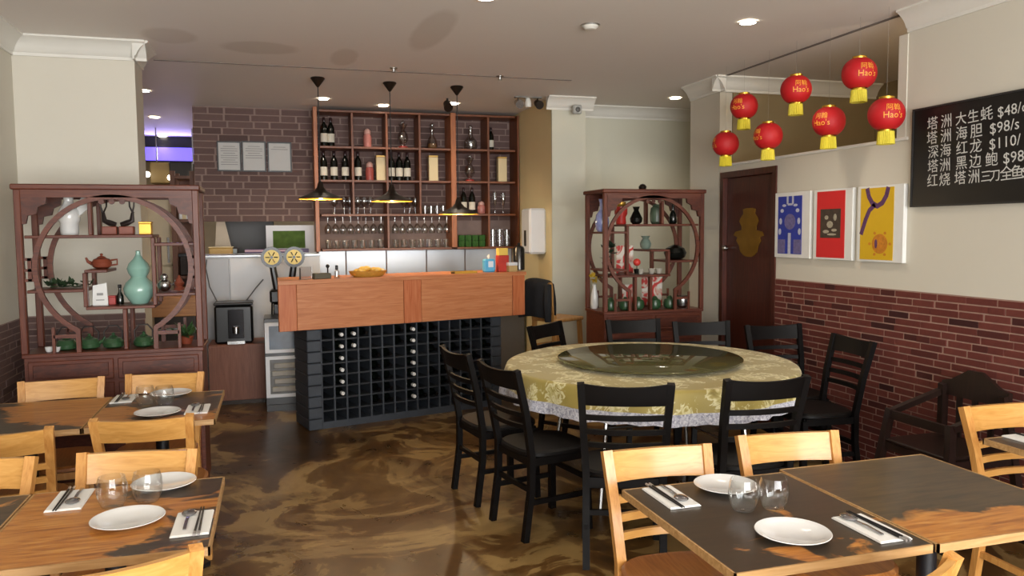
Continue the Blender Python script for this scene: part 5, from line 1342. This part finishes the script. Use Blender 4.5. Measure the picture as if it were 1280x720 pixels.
t = thing('cardboard_box', 'brown cardboard box on the passage storage rack', 'box', (rk.location.x, 9.2, shz[1])); B(-hw+.08, hw-.08, -.15, .15, 0, shz[2]-shz[1]-.12).build('carton', plain('cardboard', 'b0824e', .7, var=.1), t); B(-.02, .02, -.152, -.15, 0, shz[2]-shz[1]-.12).build('tape', m_cream_box, t)
t = thing('white_carton', 'white carton on the upper level of passage storage rack', 'box', (rk.location.x, 9.18, shz[3])); B(-hw+.07, hw-.07, -.12, .12, 0, .16, ch=.004).build('carton', m_wp, t); B(-.02, .02, -.122, -.12, 0, .16).build('tape', m_cream_box, t)
t = thing('dark_crate', 'dark crate on middle level of passage storage rack', 'crate', (rk.location.x, 9.18, shz[2])); B(-hw+.06, hw-.06, -.14, .14, 0, .22, ch=.01).build('body', m_dark, t); B(-hw+.05, hw-.05, -.15, .15, .2, .235, ch=.004).build('rim', m_blk, t)
a = ony(188, 372, 7.4); b = ony(247, 395, 7.4)
t = thing('timber_sideboard', 'orange timber sideboard in the passage behind near cabinet', 'sideboard', ((a.x+b.x)/2, 7.4, 0)); hw = (b.x-a.x)/2
B(-hw, hw, 0, .4, b.z, a.z, ch=.006).build('top_box', m_tanw, t); B(-hw+.02, hw-.02, .03, .38, .1, b.z).build('body', m_dark, t)
B(-hw, hw, .0, .03, b.z-.12, b.z-.10).build('rail', m_steel, t)
for x in (-hw+.02, hw-.06): B(x, x+.04, .0, .38, 0, .1).build('foot', m_dark, t)
a = ony(188, 229, 10.3); b = ony(241, 203, 10.3)
t = thing('range_hood', 'dark kitchen range hood at the passage end under purple light', 'range hood', ((a.x+b.x)/2, 10.3, CEIL)); hw = (b.x-a.x)/2
B(-hw, -.02, 0, .5, a.z-CEIL, b.z-CEIL, ch=.01).build('canopy', plain('hood_tan', '8a7448', .5), t); B(-.02, hw, -.05, .5, a.z-CEIL, b.z-CEIL, ch=.01).build('canopy', plain('near_black', '1d1a18', .4), t)
for x in (-hw+.02, hw-.04): B(x, x+.015, .4, .415, b.z-CEIL, 0).build('hanger', m_steel, t)
a = ony(182, 200, 11.6); b = ony(242, 185, 11.6)
t = thing('purple_light', 'glowing purple light panel at the far end of passage', 'light', ((a.x+b.x)/2, 11.6, CEIL)); hw = (b.x-a.x)/2
B(-hw, hw, 0, .06, a.z-CEIL, b.z-CEIL).build('diffuser', glow('violet_glow', '6a5ce8', 1.3), t); B(-hw-.02, hw+.02, .06, .12, a.z-CEIL-.02, 0).build('housing', m_blk, t)
d_ = bpy.data.lights.new('violet_lamp', 'AREA'); d_.shape = 'RECTANGLE'; d_.size = .7; d_.size_y = .15; d_.energy = 8; d_.color = (.5, .42, 1)
l = bpy.data.objects.new('violet_lamp', d_); COL.objects.link(l); l.parent = t; l.location = (0, -.02, (a.z+b.z)/2-CEIL); l.rotation_euler = (radians(-90), 0, 0)
for px, lab in ((184, 'small white lamp at hood end next to the fridge'), (241, 'small white lamp at hood end next to the brick wall'), (213, 'small white lamp under the middle of the range hood')):
    p = ony(px, 218 if px != 213 else 222, 10.2); t = thing('hood_lamp', lab, 'lamp', p); MB().ball((0, 0, 0), .035).build('globe', glow('hood_glow', 'fff4e0', 6), t); MB().cyl((0, .0, 0), (0, .11, .0), .015).build('socket', m_steel, t)
